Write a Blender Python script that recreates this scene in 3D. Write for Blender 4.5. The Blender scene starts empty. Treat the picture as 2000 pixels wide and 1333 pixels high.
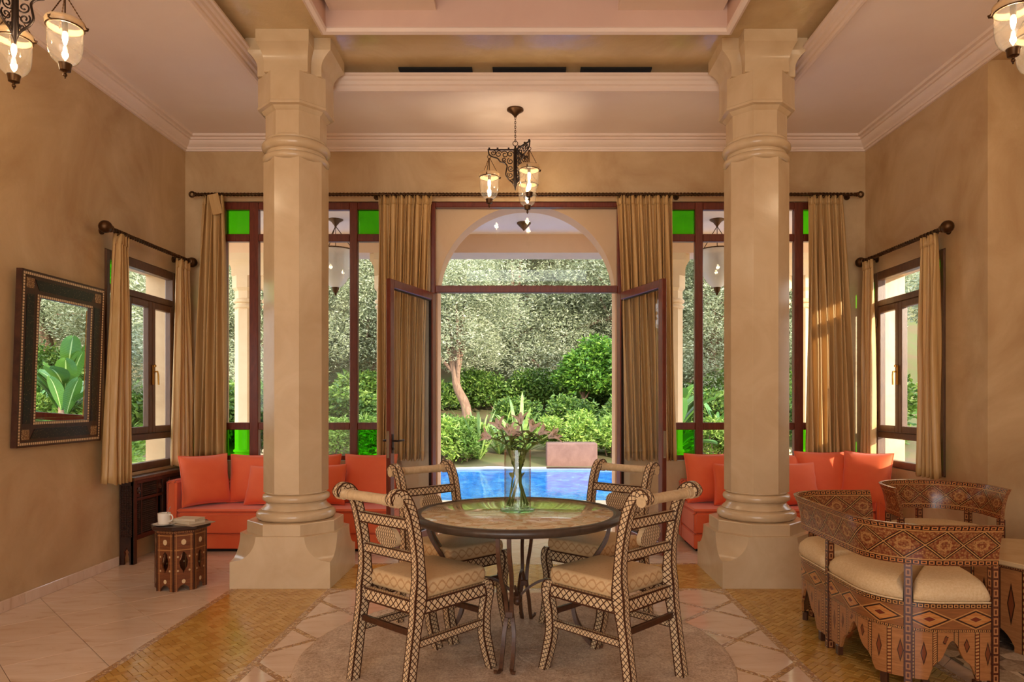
import bpy, math, random
from mathutils import Vector, Matrix
R = math.radians
PI = math.pi
random.seed(7)
scene = bpy.context.scene
col = scene.collection

# ------------------------------------------------------------------ camera, world, sun, portals, exposure
F_PX, W_PX, H_PX = 1340.0, 2000.0, 1333.0
VPX, VPY = 1028.0, 782.0
EYE = 1.39
cam_d = bpy.data.cameras.new('camera')
cam_d.sensor_width = 36.0
cam_d.lens = F_PX / W_PX * 36.0
cam_d.shift_x = -(VPX - W_PX / 2) / W_PX
cam_d.shift_y = (VPY - H_PX / 2) / W_PX
cam_d.clip_start = 0.05
cam_d.clip_end = 300
cam = bpy.data.objects.new('camera', cam_d)
col.objects.link(cam)
cam.location = (0, 0, EYE)
cam.rotation_euler = (R(90), 0, 0)
scene.camera = cam

world = bpy.data.worlds.new('world')
scene.world = world
world.use_nodes = True
wn = world.node_tree
wn.nodes.clear()
wo = wn.nodes.new('ShaderNodeOutputWorld')
wb = wn.nodes.new('ShaderNodeBackground')
wtc = wn.nodes.new('ShaderNodeTexCoord')
wsep = wn.nodes.new('ShaderNodeSeparateXYZ')
wr = wn.nodes.new('ShaderNodeValToRGB')
wr.color_ramp.elements[0].position = 0.0
wr.color_ramp.elements[0].color = (1.0, 0.96, 0.90, 1)
wr.color_ramp.elements[1].position = 0.7
wr.color_ramp.elements[1].color = (0.70, 0.82, 1.0, 1)
wn.links.new(wtc.outputs['Generated'], wsep.inputs[0])
wn.links.new(wsep.outputs['Z'], wr.inputs[0])
wn.links.new(wr.outputs[0], wb.inputs['Color'])
wb.inputs['Strength'].default_value = 2.3
wn.links.new(wb.outputs[0], wo.inputs[0])

sun_d = bpy.data.lights.new('sun', 'SUN')
sun_d.energy = 3.9
sun_d.color = (1.0, 0.89, 0.72)
sun_d.angle = R(0.8)
sun = bpy.data.objects.new('sun', sun_d)
col.objects.link(sun)
SUN_DIR = Vector((-0.60, 0.75, -0.24)).normalized()      # direction the light travels
sun.rotation_euler = SUN_DIR.to_track_quat('-Z', 'Y').to_euler()
sun.location = (12, -12, 9)

def portal(name, loc, rot, sx, sy):
    d = bpy.data.lights.new(name, 'AREA')
    d.shape = 'RECTANGLE'; d.size = sx; d.size_y = sy; d.energy = 1.0
    d.cycles.is_portal = True
    o = bpy.data.objects.new(name, d); col.objects.link(o)
    o.location = loc; o.rotation_euler = rot
portal('portal_garden', (0, 7.3, 2.0), (R(90), 0, R(180)), 6.6, 3.6)
portal('portal_rear', (-0.95, -3.05, 1.65), (R(90), 0, 0), 4.3, 3.3)

scene.view_settings.view_transform = 'Standard'
scene.view_settings.look = 'None'
scene.view_settings.gamma = 1.0
scene.view_settings.use_curve_mapping = False
scene.view_settings.exposure = 1.02

# ------------------------------------------------------------------ helpers: materials
def lin(r, g, b):
    f = lambda c: (c / 255 / 12.92) if c / 255 <= 0.04045 else ((c / 255 + 0.055) / 1.055) ** 2.4
    return (f(r), f(g), f(b), 1.0)

class E:
    """a float socket with arithmetic that adds Math nodes"""
    def __init__(s, nt, k): s.nt = nt; s.k = k
    def _n(s, op, *a):
        n = s.nt.nodes.new('ShaderNodeMath'); n.operation = op
        for i, x in enumerate(a):
            k = x.k if isinstance(x, E) else x
            if isinstance(k, (int, float)): n.inputs[i].default_value = k
            else: s.nt.links.new(k, n.inputs[i])
        return E(s.nt, n.outputs[0])
    def __add__(s, o): return s._n('ADD', s, o)
    __radd__ = __add__
    def __sub__(s, o): return s._n('SUBTRACT', s, o)
    def __rsub__(s, o): return s._n('SUBTRACT', o, s)
    def __mul__(s, o): return s._n('MULTIPLY', s, o)
    __rmul__ = __mul__
    def __truediv__(s, o): return s._n('DIVIDE', s, o)
    def abs(s): return s._n('ABSOLUTE', s)
    def fract(s): return s._n('FRACT', s)
    def floor(s): return s._n('FLOOR', s)
    def sin(s): return s._n('SINE', s)
    def sqrt(s): return s._n('SQRT', s)
    def gt(s, o): return s._n('GREATER_THAN', s, o)
    def lt(s, o): return s._n('LESS_THAN', s, o)
    def max(s, o): return s._n('MAXIMUM', s, o)
    def min(s, o): return s._n('MINIMUM', s, o)

def new_mat(name, color=(0.8, 0.8, 0.8, 1), rough=0.5, metal=0.0, spec=0.5, **kw):
    m = bpy.data.materials.new(name)
    m.use_nodes = True
    nt = m.node_tree
    b = nt.nodes['Principled BSDF']
    b.inputs['Base Color'].default_value = color
    b.inputs['Roughness'].default_value = rough
    b.inputs['Metallic'].default_value = metal
    b.inputs['Specular IOR Level'].default_value = spec
    for k, v in kw.items():
        b.inputs[k].default_value = v
    m['bsdf'] = 1
    return m

def bsdf(m): return m.node_tree.nodes['Principled BSDF']
def coords(m, kind='Object'):
    n = m.node_tree.nodes.new('ShaderNodeTexCoord'); return n.outputs[kind]
def mapping(m, src, scale=(1, 1, 1), rot=(0, 0, 0)):
    n = m.node_tree.nodes.new('ShaderNodeMapping')
    n.inputs['Scale'].default_value = scale; n.inputs['Rotation'].default_value = rot
    m.node_tree.links.new(src, n.inputs[0]); return n.outputs[0]
def noise(m, src, scale, detail=4, rough=0.55, dist=0.0):
    n = m.node_tree.nodes.new('ShaderNodeTexNoise')
    n.inputs['Scale'].default_value = scale; n.inputs['Detail'].default_value = detail
    n.inputs['Roughness'].default_value = rough; n.inputs['Distortion'].default_value = dist
    m.node_tree.links.new(src, n.inputs['Vector']); return E(m.node_tree, n.outputs['Fac'])
def voronoi(m, src, scale, feature='F1', out='Distance'):
    n = m.node_tree.nodes.new('ShaderNodeTexVoronoi'); n.feature = feature
    n.inputs['Scale'].default_value = scale
    m.node_tree.links.new(src, n.inputs['Vector']); return n.outputs[out]
def ramp(m, fac, stops):
    n = m.node_tree.nodes.new('ShaderNodeValToRGB')
    el = n.color_ramp.elements
    while len(el) < len(stops): el.new(0.5)
    for e, (p, c) in zip(el, stops): e.position = p; e.color = c
    m.node_tree.links.new(fac.k if isinstance(fac, E) else fac, n.inputs[0]); return n.outputs[0]
def mixc(m, fac, a, b, mode='MIX'):
    n = m.node_tree.nodes.new('ShaderNodeMix'); n.data_type = 'RGBA'; n.blend_type = mode
    for i, x in ((0, fac), (6, a), (7, b)):
        k = x.k if isinstance(x, E) else x
        if isinstance(k, (int, float, tuple)): n.inputs[i].default_value = k
        else: m.node_tree.links.new(k, n.inputs[i])
    return n.outputs[2]
def setc(m, sock): m.node_tree.links.new(sock, bsdf(m).inputs['Base Color'])
def setr(m, e): m.node_tree.links.new(e.k if isinstance(e, E) else e, bsdf(m).inputs['Roughness'])
def bump(m, h, strength=0.3, dist=0.01):
    n = m.node_tree.nodes.new('ShaderNodeBump')
    n.inputs['Strength'].default_value = strength; n.inputs['Distance'].default_value = dist
    m.node_tree.links.new(h.k if isinstance(h, E) else h, n.inputs['Height'])
    m.node_tree.links.new(n.outputs[0], bsdf(m).inputs['Normal'])
def uvs(m):
    n = m.node_tree.nodes.new('ShaderNodeSeparateXYZ')
    m.node_tree.links.new(coords(m, 'UV'), n.inputs[0])
    return E(m.node_tree, n.outputs[0]), E(m.node_tree, n.outputs[1])
def objrand(m):
    n = m.node_tree.nodes.new('ShaderNodeObjectInfo'); return E(m.node_tree, n.outputs['Random'])
def island(m):
    n = m.node_tree.nodes.new('ShaderNodeNewGeometry'); return E(m.node_tree, n.outputs['Random Per Island'])

def mottled(name, c1, c2, scale, rough, detail=5, dist=0.6, bmp=0.0, bscale=30, stretch=(1, 1, 1), spec=0.5, **kw):
    m = new_mat(name, c1, rough, spec=spec, **kw)
    s = mapping(m, coords(m), stretch)
    f = noise(m, s, scale, detail, 0.6, dist)
    setc(m, ramp(m, f, [(0.3, c1), (0.7, c2)]))
    if bmp:
        bump(m, noise(m, s, bscale, 3), bmp, 0.01)
    return m

def glass_mat(name, tint=(1, 1, 1, 1), refl=1.0, rough=0.0, haze=0.0):
    m = bpy.data.materials.new(name); m.use_nodes = True
    nt = m.node_tree; nt.nodes.clear()
    out = nt.nodes.new('ShaderNodeOutputMaterial')
    tr = nt.nodes.new('ShaderNodeBsdfTransparent'); tr.inputs[0].default_value = tint
    gl = nt.nodes.new('ShaderNodeBsdfGlossy'); gl.inputs['Roughness'].default_value = rough
    geo = nt.nodes.new('ShaderNodeNewGeometry')
    dt = nt.nodes.new('ShaderNodeVectorMath'); dt.operation = 'DOT_PRODUCT'
    nt.links.new(geo.outputs['Normal'], dt.inputs[0]); nt.links.new(geo.outputs['Incoming'], dt.inputs[1])
    mx = nt.nodes.new('ShaderNodeMixShader')
    c = 1.0 - E(nt, dt.outputs['Value']).abs().min(1.0)          # Schlick reflectance of a thin pane
    f = ((c * c) * (c * c) * c * 0.96 + 0.04) * refl
    nt.links.new(f.min(1.0).k, mx.inputs[0])
    body = tr.outputs[0]
    if haze:
        tl = nt.nodes.new('ShaderNodeBsdfTranslucent'); tl.inputs[0].default_value = (1.0, 0.93, 0.8, 1)
        hm = nt.nodes.new('ShaderNodeMixShader'); hm.inputs[0].default_value = haze
        nt.links.new(tr.outputs[0], hm.inputs[1]); nt.links.new(tl.outputs[0], hm.inputs[2]); body = hm.outputs[0]
    nt.links.new(body, mx.inputs[1]); nt.links.new(gl.outputs[0], mx.inputs[2])
    nt.links.new(mx.outputs[0], out.inputs[0])
    return m

# ------------------------------------------------------------------ helpers: meshes
class MB:
    def __init__(s): s.v = []; s.f = []; s.uv = []; s.m = []
    def add(s, vs, fs, uv=None, m=0):
        o = len(s.v); s.v += [tuple(p) for p in vs]
        for i, f in enumerate(fs):
            s.f.append([o + k for k in f])
            s.uv.append(uv[i] if uv else [(0.5, 0.5)] * len(f)); s.m.append(m)
        return s
    def box(s, x0, x1, y0, y1, z0, z1, b=0.0, m=0):
        if x1 < x0: x0, x1 = x1, x0
        if y1 < y0: y0, y1 = y1, y0
        if z1 < z0: z0, z1 = z1, z0
        X, Y, Z = x1 - x0, y1 - y0, z1 - z0
        def fuv(a, c): return [(0, 0), (a / max(c, 1e-4), 0), (a / max(c, 1e-4), 1), (0, 1)] if a >= c else [(0, 0), (0, 1), (c / max(a, 1e-4), 1), (c / max(a, 1e-4), 0)]
        if b <= 0:
            vs = [(x0, y0, z0), (x1, y0, z0), (x1, y1, z0), (x0, y1, z0), (x0, y0, z1), (x1, y0, z1), (x1, y1, z1), (x0, y1, z1)]
            fs = [(0, 3, 2, 1), (4, 5, 6, 7), (0, 1, 5, 4), (1, 2, 6, 5), (2, 3, 7, 6), (3, 0, 4, 7)]
            uv = [fuv(Y, X), fuv(X, Y), fuv(X, Z), fuv(Y, Z), fuv(X, Z), fuv(Y, Z)]
            return s.add(vs, fs, uv, m)
        b = min(b, X / 2.01, Y / 2.01, Z / 2.01)
        vs = []
        idx = {}
        for sx in (0, 1):
            for sy in (0, 1):
                for sz in (0, 1):
                    c = (x1 if sx else x0, y1 if sy else y0, z1 if sz else z0)
                    d = (-b if sx else b, -b if sy else b, -b if sz else b)
                    for ax in range(3):
                        p = [c[k] + (d[k] if k != ax else 0) for k in range(3)]
                        idx[(sx, sy, sz, ax)] = len(vs); vs.append(tuple(p))
        fs = []; uv = []
        def q(a, c, d, e, u=None): fs.append((a, c, d, e)); uv.append(u or [(0.5, 0.02)] * 4)
        I = idx
        q(I[0,0,0,2], I[0,1,0,2], I[1,1,0,2], I[1,0,0,2], fuv(Y, X)); q(I[0,0,1,2], I[1,0,1,2], I[1,1,1,2], I[0,1,1,2], fuv(X, Y))
        q(I[0,0,0,1], I[1,0,0,1], I[1,0,1,1], I[0,0,1,1], fuv(X, Z)); q(I[0,1,0,1], I[0,1,1,1], I[1,1,1,1], I[1,1,0,1], fuv(Z, X))
        q(I[0,0,0,0], I[0,0,1,0], I[0,1,1,0], I[0,1,0,0], fuv(Z, Y)); q(I[1,0,0,0], I[1,1,0,0], I[1,1,1,0], I[1,0,1,0], fuv(Y, Z))
        for a in (0, 1):
            for c in (0, 1):
                f1 = [I[0,a,c,1], I[1,a,c,1], I[1,a,c,2], I[0,a,c,2]]; fs.append(tuple(f1 if a == c else f1[::-1])); uv.append([(0.5, 0.02)] * 4)
                f2 = [I[a,0,c,0], I[a,1,c,0], I[a,1,c,2], I[a,0,c,2]]; fs.append(tuple(f2[::-1] if a == c else f2)); uv.append([(0.5, 0.02)] * 4)
                f3 = [I[a,c,0,0], I[a,c,1,0], I[a,c,1,1], I[a,c,0,1]]; fs.append(tuple(f3 if a == c else f3[::-1])); uv.append([(0.5, 0.02)] * 4)
        for sx in (0, 1):
            for sy in (0, 1):
                for sz in (0, 1):
                    t = (I[sx,sy,sz,0], I[sx,sy,sz,1], I[sx,sy,sz,2])
                    fs.append(t if (sx + sy + sz) % 2 == 1 else t[::-1]); uv.append([(0.5, 0.02)] * 3)
        return s.add(vs, fs, uv, m)
    def lathe(s, prof, n=24, c=(0, 0, 0), rot=0.0, m=0, cap=True):
        vs = []; fs = []; uv = []
        for (r, z) in prof:
            for k in range(n):
                a = rot + 2 * PI * k / n
                vs.append((c[0] + r * math.cos(a), c[1] + r * math.sin(a), c[2] + z))
        for i in range(len(prof) - 1):
            for k in range(n):
                k2 = (k + 1) % n
                fs.append((i * n + k, i * n + k2, (i + 1) * n + k2, (i + 1) * n + k))
                uv.append([(k / n, i), ((k + 1) / n, i), ((k + 1) / n, i + 1), (k / n, i + 1)])
        if cap:
            fs.append(tuple(range(n - 1, -1, -1))); uv.append([(0.5, 0.5)] * n)
            t = (len(prof) - 1) * n
            fs.append(tuple(t + k for k in range(n))); uv.append([(0.5, 0.5)] * n)
        return s.add(vs, fs, uv, m)
    def octo(s, prof, c=(0, 0, 0), m=0):
        k = 1 / math.cos(PI / 8)
        return s.lathe([(a * k, z) for a, z in prof], 8, c, PI / 8, m)
    def tube(s, pts, r, n=8, m=0, closed=False):
        P = [Vector(p) for p in pts]; L = len(P)
        rs = r if isinstance(r, (list, tuple)) else [r] * L
        vs = []; fs = []; uv = []
        prev = None; acc = 0.0
        for i in range(L):
            if closed: t = P[(i + 1) % L] - P[i - 1]
            else: t = P[min(i + 1, L - 1)] - P[max(i - 1, 0)]
            if t.length < 1e-9: t = Vector((0, 0, 1))
            t.normalize()
            if prev is None:
                u = t.cross(Vector((0, 0, 1)))
                if u.length < 0.1: u = t.cross(Vector((0, 1, 0)))
            else:
                u = prev - t * prev.dot(t)
            u.normalize(); w = t.cross(u); prev = u
            for k in range(n):
                a = 2 * PI * k / n
                vs.append(P[i] + (u * math.cos(a) + w * math.sin(a)) * rs[i])
        M = L if closed else L - 1
        for i in range(M):
            j = (i + 1) % L
            for k in range(n):
                k2 = (k + 1) % n
                fs.append((i * n + k, j * n + k, j * n + k2, i * n + k2))
                uv.append([(i, k / n), (i + 1, k / n), (i + 1, (k + 1) / n), (i, (k + 1) / n)])
        if not closed:
            fs.append(tuple(range(n))); uv.append([(0.5, 0.5)] * n)
            fs.append(tuple((L - 1) * n + k for k in range(n - 1, -1, -1))); uv.append([(0.5, 0.5)] * n)
        return s.add(vs, fs, uv, m)
    def sweep(s, pts, side, w, t, m=0, cap=True):
        """rectangular bar along pts; side = unit vector of its width w; t = thickness, uv in units of each face's width"""
        P = [Vector(p) for p in pts]; side = Vector(side).normalized(); L = len(P)
        ts = t if isinstance(t, (list, tuple)) else [t] * L
        ws = w if isinstance(w, (list, tuple)) else [w] * L
        vs = []; fs = []; uv = []; acc = [0.0]
        for i in range(L):
            d = (P[min(i + 1, L - 1)] - P[max(i - 1, 0)]).normalized()
            nrm = d.cross(side).normalized()
            a = side * ws[i] / 2; b = nrm * ts[i] / 2
            vs += [P[i] - a - b, P[i] + a - b, P[i] + a + b, P[i] - a + b]
            if i: acc.append(acc[-1] + (P[i] - P[i - 1]).length)
        for i in range(L - 1):
            for k in range(4):
                k2 = (k + 1) % 4
                wd = ws[0] if k % 2 == 0 else ts[0]
                fs.append((i * 4 + k, i * 4 + k2, (i + 1) * 4 + k2, (i + 1) * 4 + k))
                u0, u1 = acc[i] / wd, acc[i + 1] / wd
                uv.append([(u0, 0), (u0, 1), (u1, 1), (u1, 0)])
        if cap:
            fs.append((3, 2, 1, 0)); uv.append([(0, 0), (1, 0), (1, 1), (0, 1)])
            o = (L - 1) * 4; fs.append((o, o + 1, o + 2, o + 3)); uv.append([(0, 0), (1, 0), (1, 1), (0, 1)])
        return s.add(vs, fs, uv, m)
    def prism(s, poly, z0, z1, b=0.0, m=0):
        """convex polygon (x, y) extruded; b insets the top edge"""
        n = len(poly); cx = sum(p[0] for p in poly) / n; cy = sum(p[1] for p in poly) / n
        ar = sum(poly[i][0] * poly[(i + 1) % n][1] - poly[(i + 1) % n][0] * poly[i][1] for i in range(n))
        if ar < 0: poly = poly[::-1]
        vs = [(x, y, z0) for x, y in poly]
        if b > 0:
            vs += [(x, y, z1 - b) for x, y in poly]
            for x, y in poly:
                d = math.hypot(cx - x, cy - y) or 1
                k = min(b * 1.4 / d, 0.4)
                vs.append((x + (cx - x) * k, y + (cy - y) * k, z1))
            L = 3
        else:
            vs += [(x, y, z1) for x, y in poly]; L = 2
        fs = []
        for i in range(L - 1):
            for k in range(n):
                k2 = (k + 1) % n
                fs.append((i * n + k, i * n + k2, (i + 1) * n + k2, (i + 1) * n + k))
        fs.append(tuple((L - 1) * n + k for k in range(n)))
        fs.append(tuple(range(n - 1, -1, -1)))
        return s.add(vs, fs, None, m)
    def plate(s, xs, ws, zs, y0, y1, m=0):
        """plate in the xz plane with a symmetric opening: zs levels, ws opening half width at each level, xs outer half width"""
        n = len(zs)
        for sg in (-1, 1):
            vs = []; fs = []; uv = []
            for i in range(n):
                o = xs[i] if isinstance(xs, (list, tuple)) else xs
                for y in (y0, y1):
                    vs += [(sg * ws[i], y, zs[i]), (sg * o, y, zs[i])]
            H = zs[-1] - zs[0]; ow = max(xs) if isinstance(xs, (list, tuple)) else xs
            for i in range(n - 1):
                a, b = i * 4, (i + 1) * 4
                fl = sg < 0
                for q in ((a, a + 1, b + 1, b), (a + 2, b + 2, b + 3, a + 3), (a, b, b + 2, a + 2), (a + 1, a + 3, b + 3, b + 1)):
                    fs.append(q[::-1] if fl else q)
                    qq = q[::-1] if fl else q
                    uv.append([((vs[k][0] + ow) / (2 * ow), (vs[k][2] - zs[0]) / H) for k in qq])
            for a in (0, (n - 1) * 4):
                q = (a, a + 2, a + 3, a + 1)
                if (a != 0): q = q[::-1]
                fs.append(q[::-1] if sg < 0 else q); uv.append([(0.02, 0.02)] * 4)
            s.add(vs, fs, uv, m)
        return s
    def grid(s, fn, nu, nv, m=0, wrap_u=False, uvs=None):
        """fn(u, v) -> point on a grid of (nu+1) x (nv+1)"""
        vs = [fn(i / nu, j / nv) for j in range(nv + 1) for i in range(nu + 1)]
        fs = []; uv = []
        for j in range(nv):
            for i in range(nu):
                a = j * (nu + 1) + i
                fs.append((a, a + 1, a + nu + 2, a + nu + 1))
                q = [(i / nu, j / nv), ((i + 1) / nu, j / nv), ((i + 1) / nu, (j + 1) / nv), (i / nu, (j + 1) / nv)]
                uv.append([uvs(*p) for p in q] if uvs else q)
        return s.add(vs, fs, uv, m)
    def mesh(s, name, mats, smooth=None):
        me = bpy.data.meshes.new(name)
        me.from_pydata(s.v, [], s.f)
        ul = me.uv_layers.new(name='uv')
        flat = [c for f in s.uv for p in f for c in p]
        ul.data.foreach_set('uv', flat)
        if not isinstance(mats, (list, tuple)): mats = [mats]
        for mt in mats: me.materials.append(mt)
        if len(mats) > 1: me.polygons.foreach_set('material_index', s.m)
        if smooth is not None:
            me.polygons.foreach_set('use_smooth', [True] * len(s.f))
            if smooth < 180: me.set_sharp_from_angle(angle=R(smooth))
        me.update()
        return me
    def build(s, name, mats, parent=None, loc=(0, 0, 0), rot=(0, 0, 0), smooth=None, fix=False):
        me = s.mesh(name, mats, smooth)
        if fix:
            import bmesh
            bm = bmesh.new(); bm.from_mesh(me); bmesh.ops.remove_doubles(bm, verts=bm.verts, dist=1e-5)
            bmesh.ops.recalc_face_normals(bm, faces=bm.faces); bm.to_mesh(me); bm.free()
            if smooth is not None and smooth < 180: me.set_sharp_from_angle(angle=R(smooth))
        return link(name, me, parent, loc, rot)

def link(name, data, parent=None, loc=(0, 0, 0), rot=(0, 0, 0)):
    o = bpy.data.objects.new(name, data); col.objects.link(o)
    o.location = loc; o.rotation_euler = rot
    if parent is not None: o.parent = parent
    return o
def tag(o, label=None, cat=None, group=None, kind=None):
    if label: o['label'] = label
    if cat: o['category'] = cat
    if group: o['group'] = group
    if kind: o['kind'] = kind
    return o
def thing(name, label, cat, loc=(0, 0, 0), rz=0.0, group=None):
    return tag(link(name, None, None, loc, (0, 0, rz)), label, cat, group)
def struct(o, label=None, cat=None):
    return tag(o, label, cat, None, 'structure')
def copy_tree(o, parent=None):
    c = o.copy(); col.objects.link(c)
    if parent is not None: c.parent = parent
    for ch in list(o.children): copy_tree(ch, c)
    return c
def clip(poly, x0, x1, y0, y1):
    for ax, lim, sg in ((0, x0, 1), (0, x1, -1), (1, y0, 1), (1, y1, -1)):
        out = []
        for i in range(len(poly)):
            a, b = poly[i], poly[(i + 1) % len(poly)]
            da, db = sg * (a[ax] - lim), sg * (b[ax] - lim)
            if da >= 0: out.append(a)
            if (da > 0 and db < 0) or (da < 0 and db > 0):
                t = da / (da - db); out.append((a[0] + (b[0] - a[0]) * t, a[1] + (b[1] - a[1]) * t))
        poly = out
        if len(poly) < 3: return []
    return poly
def area(p): return abs(sum(p[i][0] * p[(i + 1) % len(p)][1] - p[(i + 1) % len(p)][0] * p[i][1] for i in range(len(p)))) / 2
def proj(x, y, z): return (VPX + F_PX * x / y, VPY - F_PX * (z - EYE) / y)
def plan_sweep(mb, path, prof, closed=False, m=0):
    """profile (offset to the left of travel, z) mitred along a plan path"""
    P = [Vector((p[0], p[1])) for p in path]; L = len(P); rows = []
    for i in range(L):
        d0 = (P[i] - P[i - 1]) if (i or closed) else (P[1] - P[0])
        d1 = (P[(i + 1) % L] - P[i]) if (i < L - 1 or closed) else (P[i] - P[i - 1])
        d0.normalize(); d1.normalize()
        n0 = Vector((-d0.y, d0.x)); n1 = Vector((-d1.y, d1.x))
        k = n0 + n1; k = k / max(k.dot(n0), 0.2)
        rows.append([(P[i].x + k.x * o, P[i].y + k.y * o, z) for o, z in prof])
    vs = [p for r in rows for p in r]; n = len(prof); fs = []
    for i in range(L if closed else L - 1):
        j = (i + 1) % L
        for k in range(n - 1):
            fs.append((i * n + k, j * n + k, j * n + k + 1, i * n + k + 1))
    return mb.add(vs, fs, None, m)
# ------------------------------------------------------------------ materials
M = {}
def wall_mat(name, c1, c2, rough=0.42):
    m = mottled(name, c1, c2, 1.3, rough, 8, 1.2)
    s = coords(m)
    h = noise(m, mapping(m, s, (1, 1, 0.6)), 9, 6, 0.65, 0.8)
    bump(m, h, 0.25, 0.012)
    return m
M['wall'] = wall_mat('tadelakt_wall', lin(180, 144, 100), lin(212, 182, 138))
M['outer_wall'] = wall_mat('outer_plaster', lin(226, 186, 148), lin(234, 198, 162), 0.7)
M['soffit'] = wall_mat('polished_soffit_plaster', lin(190, 160, 112), lin(216, 188, 142), 0.12)
M['ceiling'] = mottled('ceiling_paint', lin(240, 220, 204), lin(244, 226, 212), 2, 0.75)
M['coffer'] = mottled('shaded_pink_coffer_paint', lin(212, 176, 156), lin(218, 184, 164), 2, 0.7)  # pinkish paint, its colour darkened to imitate the dim light inside the coffer
M['cornice'] = mottled('cornice_plaster', lin(240, 218, 200), lin(236, 212, 192), 3, 0.6)
M['column'] = mottled('column_stone', lin(200, 171, 132), lin(216, 190, 152), 2.2, 0.2, 8, 1.0, 0.05, 40)
M['outer_stone'] = mottled('outer_stone', lin(226, 196, 156), lin(236, 210, 172), 3, 0.6)
m = M['marble'] = new_mat('cream_marble', rough=0.08)
s = coords(m)
sv = mapping(m, s, (1.0, 4.5, 1), (0, 0, R(12)))
r = objrand(m)
f = noise(m, sv, 1.6, 8, 0.6, 1.3)
c = ramp(m, f, [(0.28, lin(190, 154, 122)), (0.45, lin(224, 198, 172)), (0.75, lin(236, 216, 194))])
sp = noise(m, mapping(m, s, (7, 18, 1), (0, 0, R(12))), 2.2, 5, 0.7)
c = mixc(m, sp.gt(0.68), c, lin(140, 100, 66))
c = mixc(m, r * 0.35, c, lin(212, 178, 146))
setc(m, c)
m = M['gold_tile'] = new_mat('golden_glazed_tile', rough=0.16)
r = objrand(m) * 0.6 + island(m) * 0.6
r = (r * 7.31).fract()
c = ramp(m, r, [(0.0, lin(186, 138, 62)), (0.4, lin(202, 156, 76)), (0.75, lin(212, 170, 90)), (1.0, lin(192, 144, 68))])
s = coords(m)
c = mixc(m, noise(m, s, 14, 4) * 0.35, c, lin(150, 100, 36))
setc(m, c)
bump(m, noise(m, s, 22, 3), 0.25, 0.004)
M['grout'] = mottled('floor_grout', lin(150, 116, 78), lin(132, 100, 66), 20, 0.8)
m = M['mosaic'] = new_mat('mosaic_strip', rough=0.3)
s = coords(m)
vc = voronoi(m, s, 60, 'F1', 'Color')
vd = E(m.node_tree, voronoi(m, s, 60, 'DISTANCE_TO_EDGE', 'Distance'))
n = m.node_tree.nodes.new('ShaderNodeSeparateColor'); m.node_tree.links.new(vc, n.inputs[0])
c = ramp(m, E(m.node_tree, n.outputs[0]), [(0.0, lin(186, 138, 74)), (0.35, lin(206, 166, 110)), (0.6, lin(230, 206, 172)), (0.85, lin(170, 118, 66))])
setc(m, mixc(m, vd.lt(0.06), c, lin(140, 104, 66)))
M['mahogany'] = mottled('mahogany_wood', lin(92, 36, 22), lin(122, 54, 34), 6, 0.3, 4, 1.0, 0.1, 30, (8, 8, 1))
M['side_wood'] = mottled('weathered_brown_wood', lin(84, 54, 36), lin(108, 74, 50), 6, 0.38, 4, 1.0, 0.1, 30, (8, 8, 1))
M['dark_wood'] = mottled('dark_carved_wood', lin(44, 24, 16), lin(66, 36, 22), 8, 0.35, 4, 1.0)
M['pane'] = glass_mat('clear_window_glass', (0.96, 0.97, 0.96, 1), 0.5)
M['green_pane'] = glass_mat('green_window_glass', (0.26, 0.78, 0.08, 1), 0.8)
M['jar_glass'] = glass_mat('lantern_glass', (0.97, 0.94, 0.88, 1), 1.6, 0.03, 0.025)
M['vase_glass'] = glass_mat('vase_glass', (0.93, 0.95, 0.93, 1), 1.4)
M['coaster_glass'] = glass_mat('green_edged_glass', (0.75, 0.88, 0.8, 1), 1.4)
m = M['rim_glass'] = new_mat('thick_cream_glass_rim', lin(206, 176, 134), 0.2)
bsdf(m).inputs['Alpha'].default_value = 0.6
m = M['frost_glass'] = new_mat('frosted_ribbed_glass', (0.86, 0.84, 0.78, 1), 0.25)
bsdf(m).inputs['Transmission Weight'].default_value = 0.0
bsdf(m).inputs['Alpha'].default_value = 0.8
M['bronze'] = new_mat('aged_bronze', lin(84, 58, 34), 0.38, 0.85)
M['iron'] = new_mat('dark_wrought_iron', lin(46, 32, 24), 0.45, 0.6)
M['table_iron'] = mottled('rubbed_brown_iron', lin(70, 44, 28), lin(104, 68, 44), 18, 0.42, 4)
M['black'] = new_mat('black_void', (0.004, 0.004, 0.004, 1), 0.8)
M['white_emit'] = None
def emit_mat(name, color, strength):
    m = bpy.data.materials.new(name); m.use_nodes = True
    nt = m.node_tree; nt.nodes.clear()
    o = nt.nodes.new('ShaderNodeOutputMaterial'); e = nt.nodes.new('ShaderNodeEmission')
    e.inputs[0].default_value = color; e.inputs[1].default_value = strength
    nt.links.new(e.outputs[0], o.inputs[0]); return m
M['bulb'] = emit_mat('glowing_bulb', (1.0, 0.76, 0.44, 1), 22)
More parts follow.
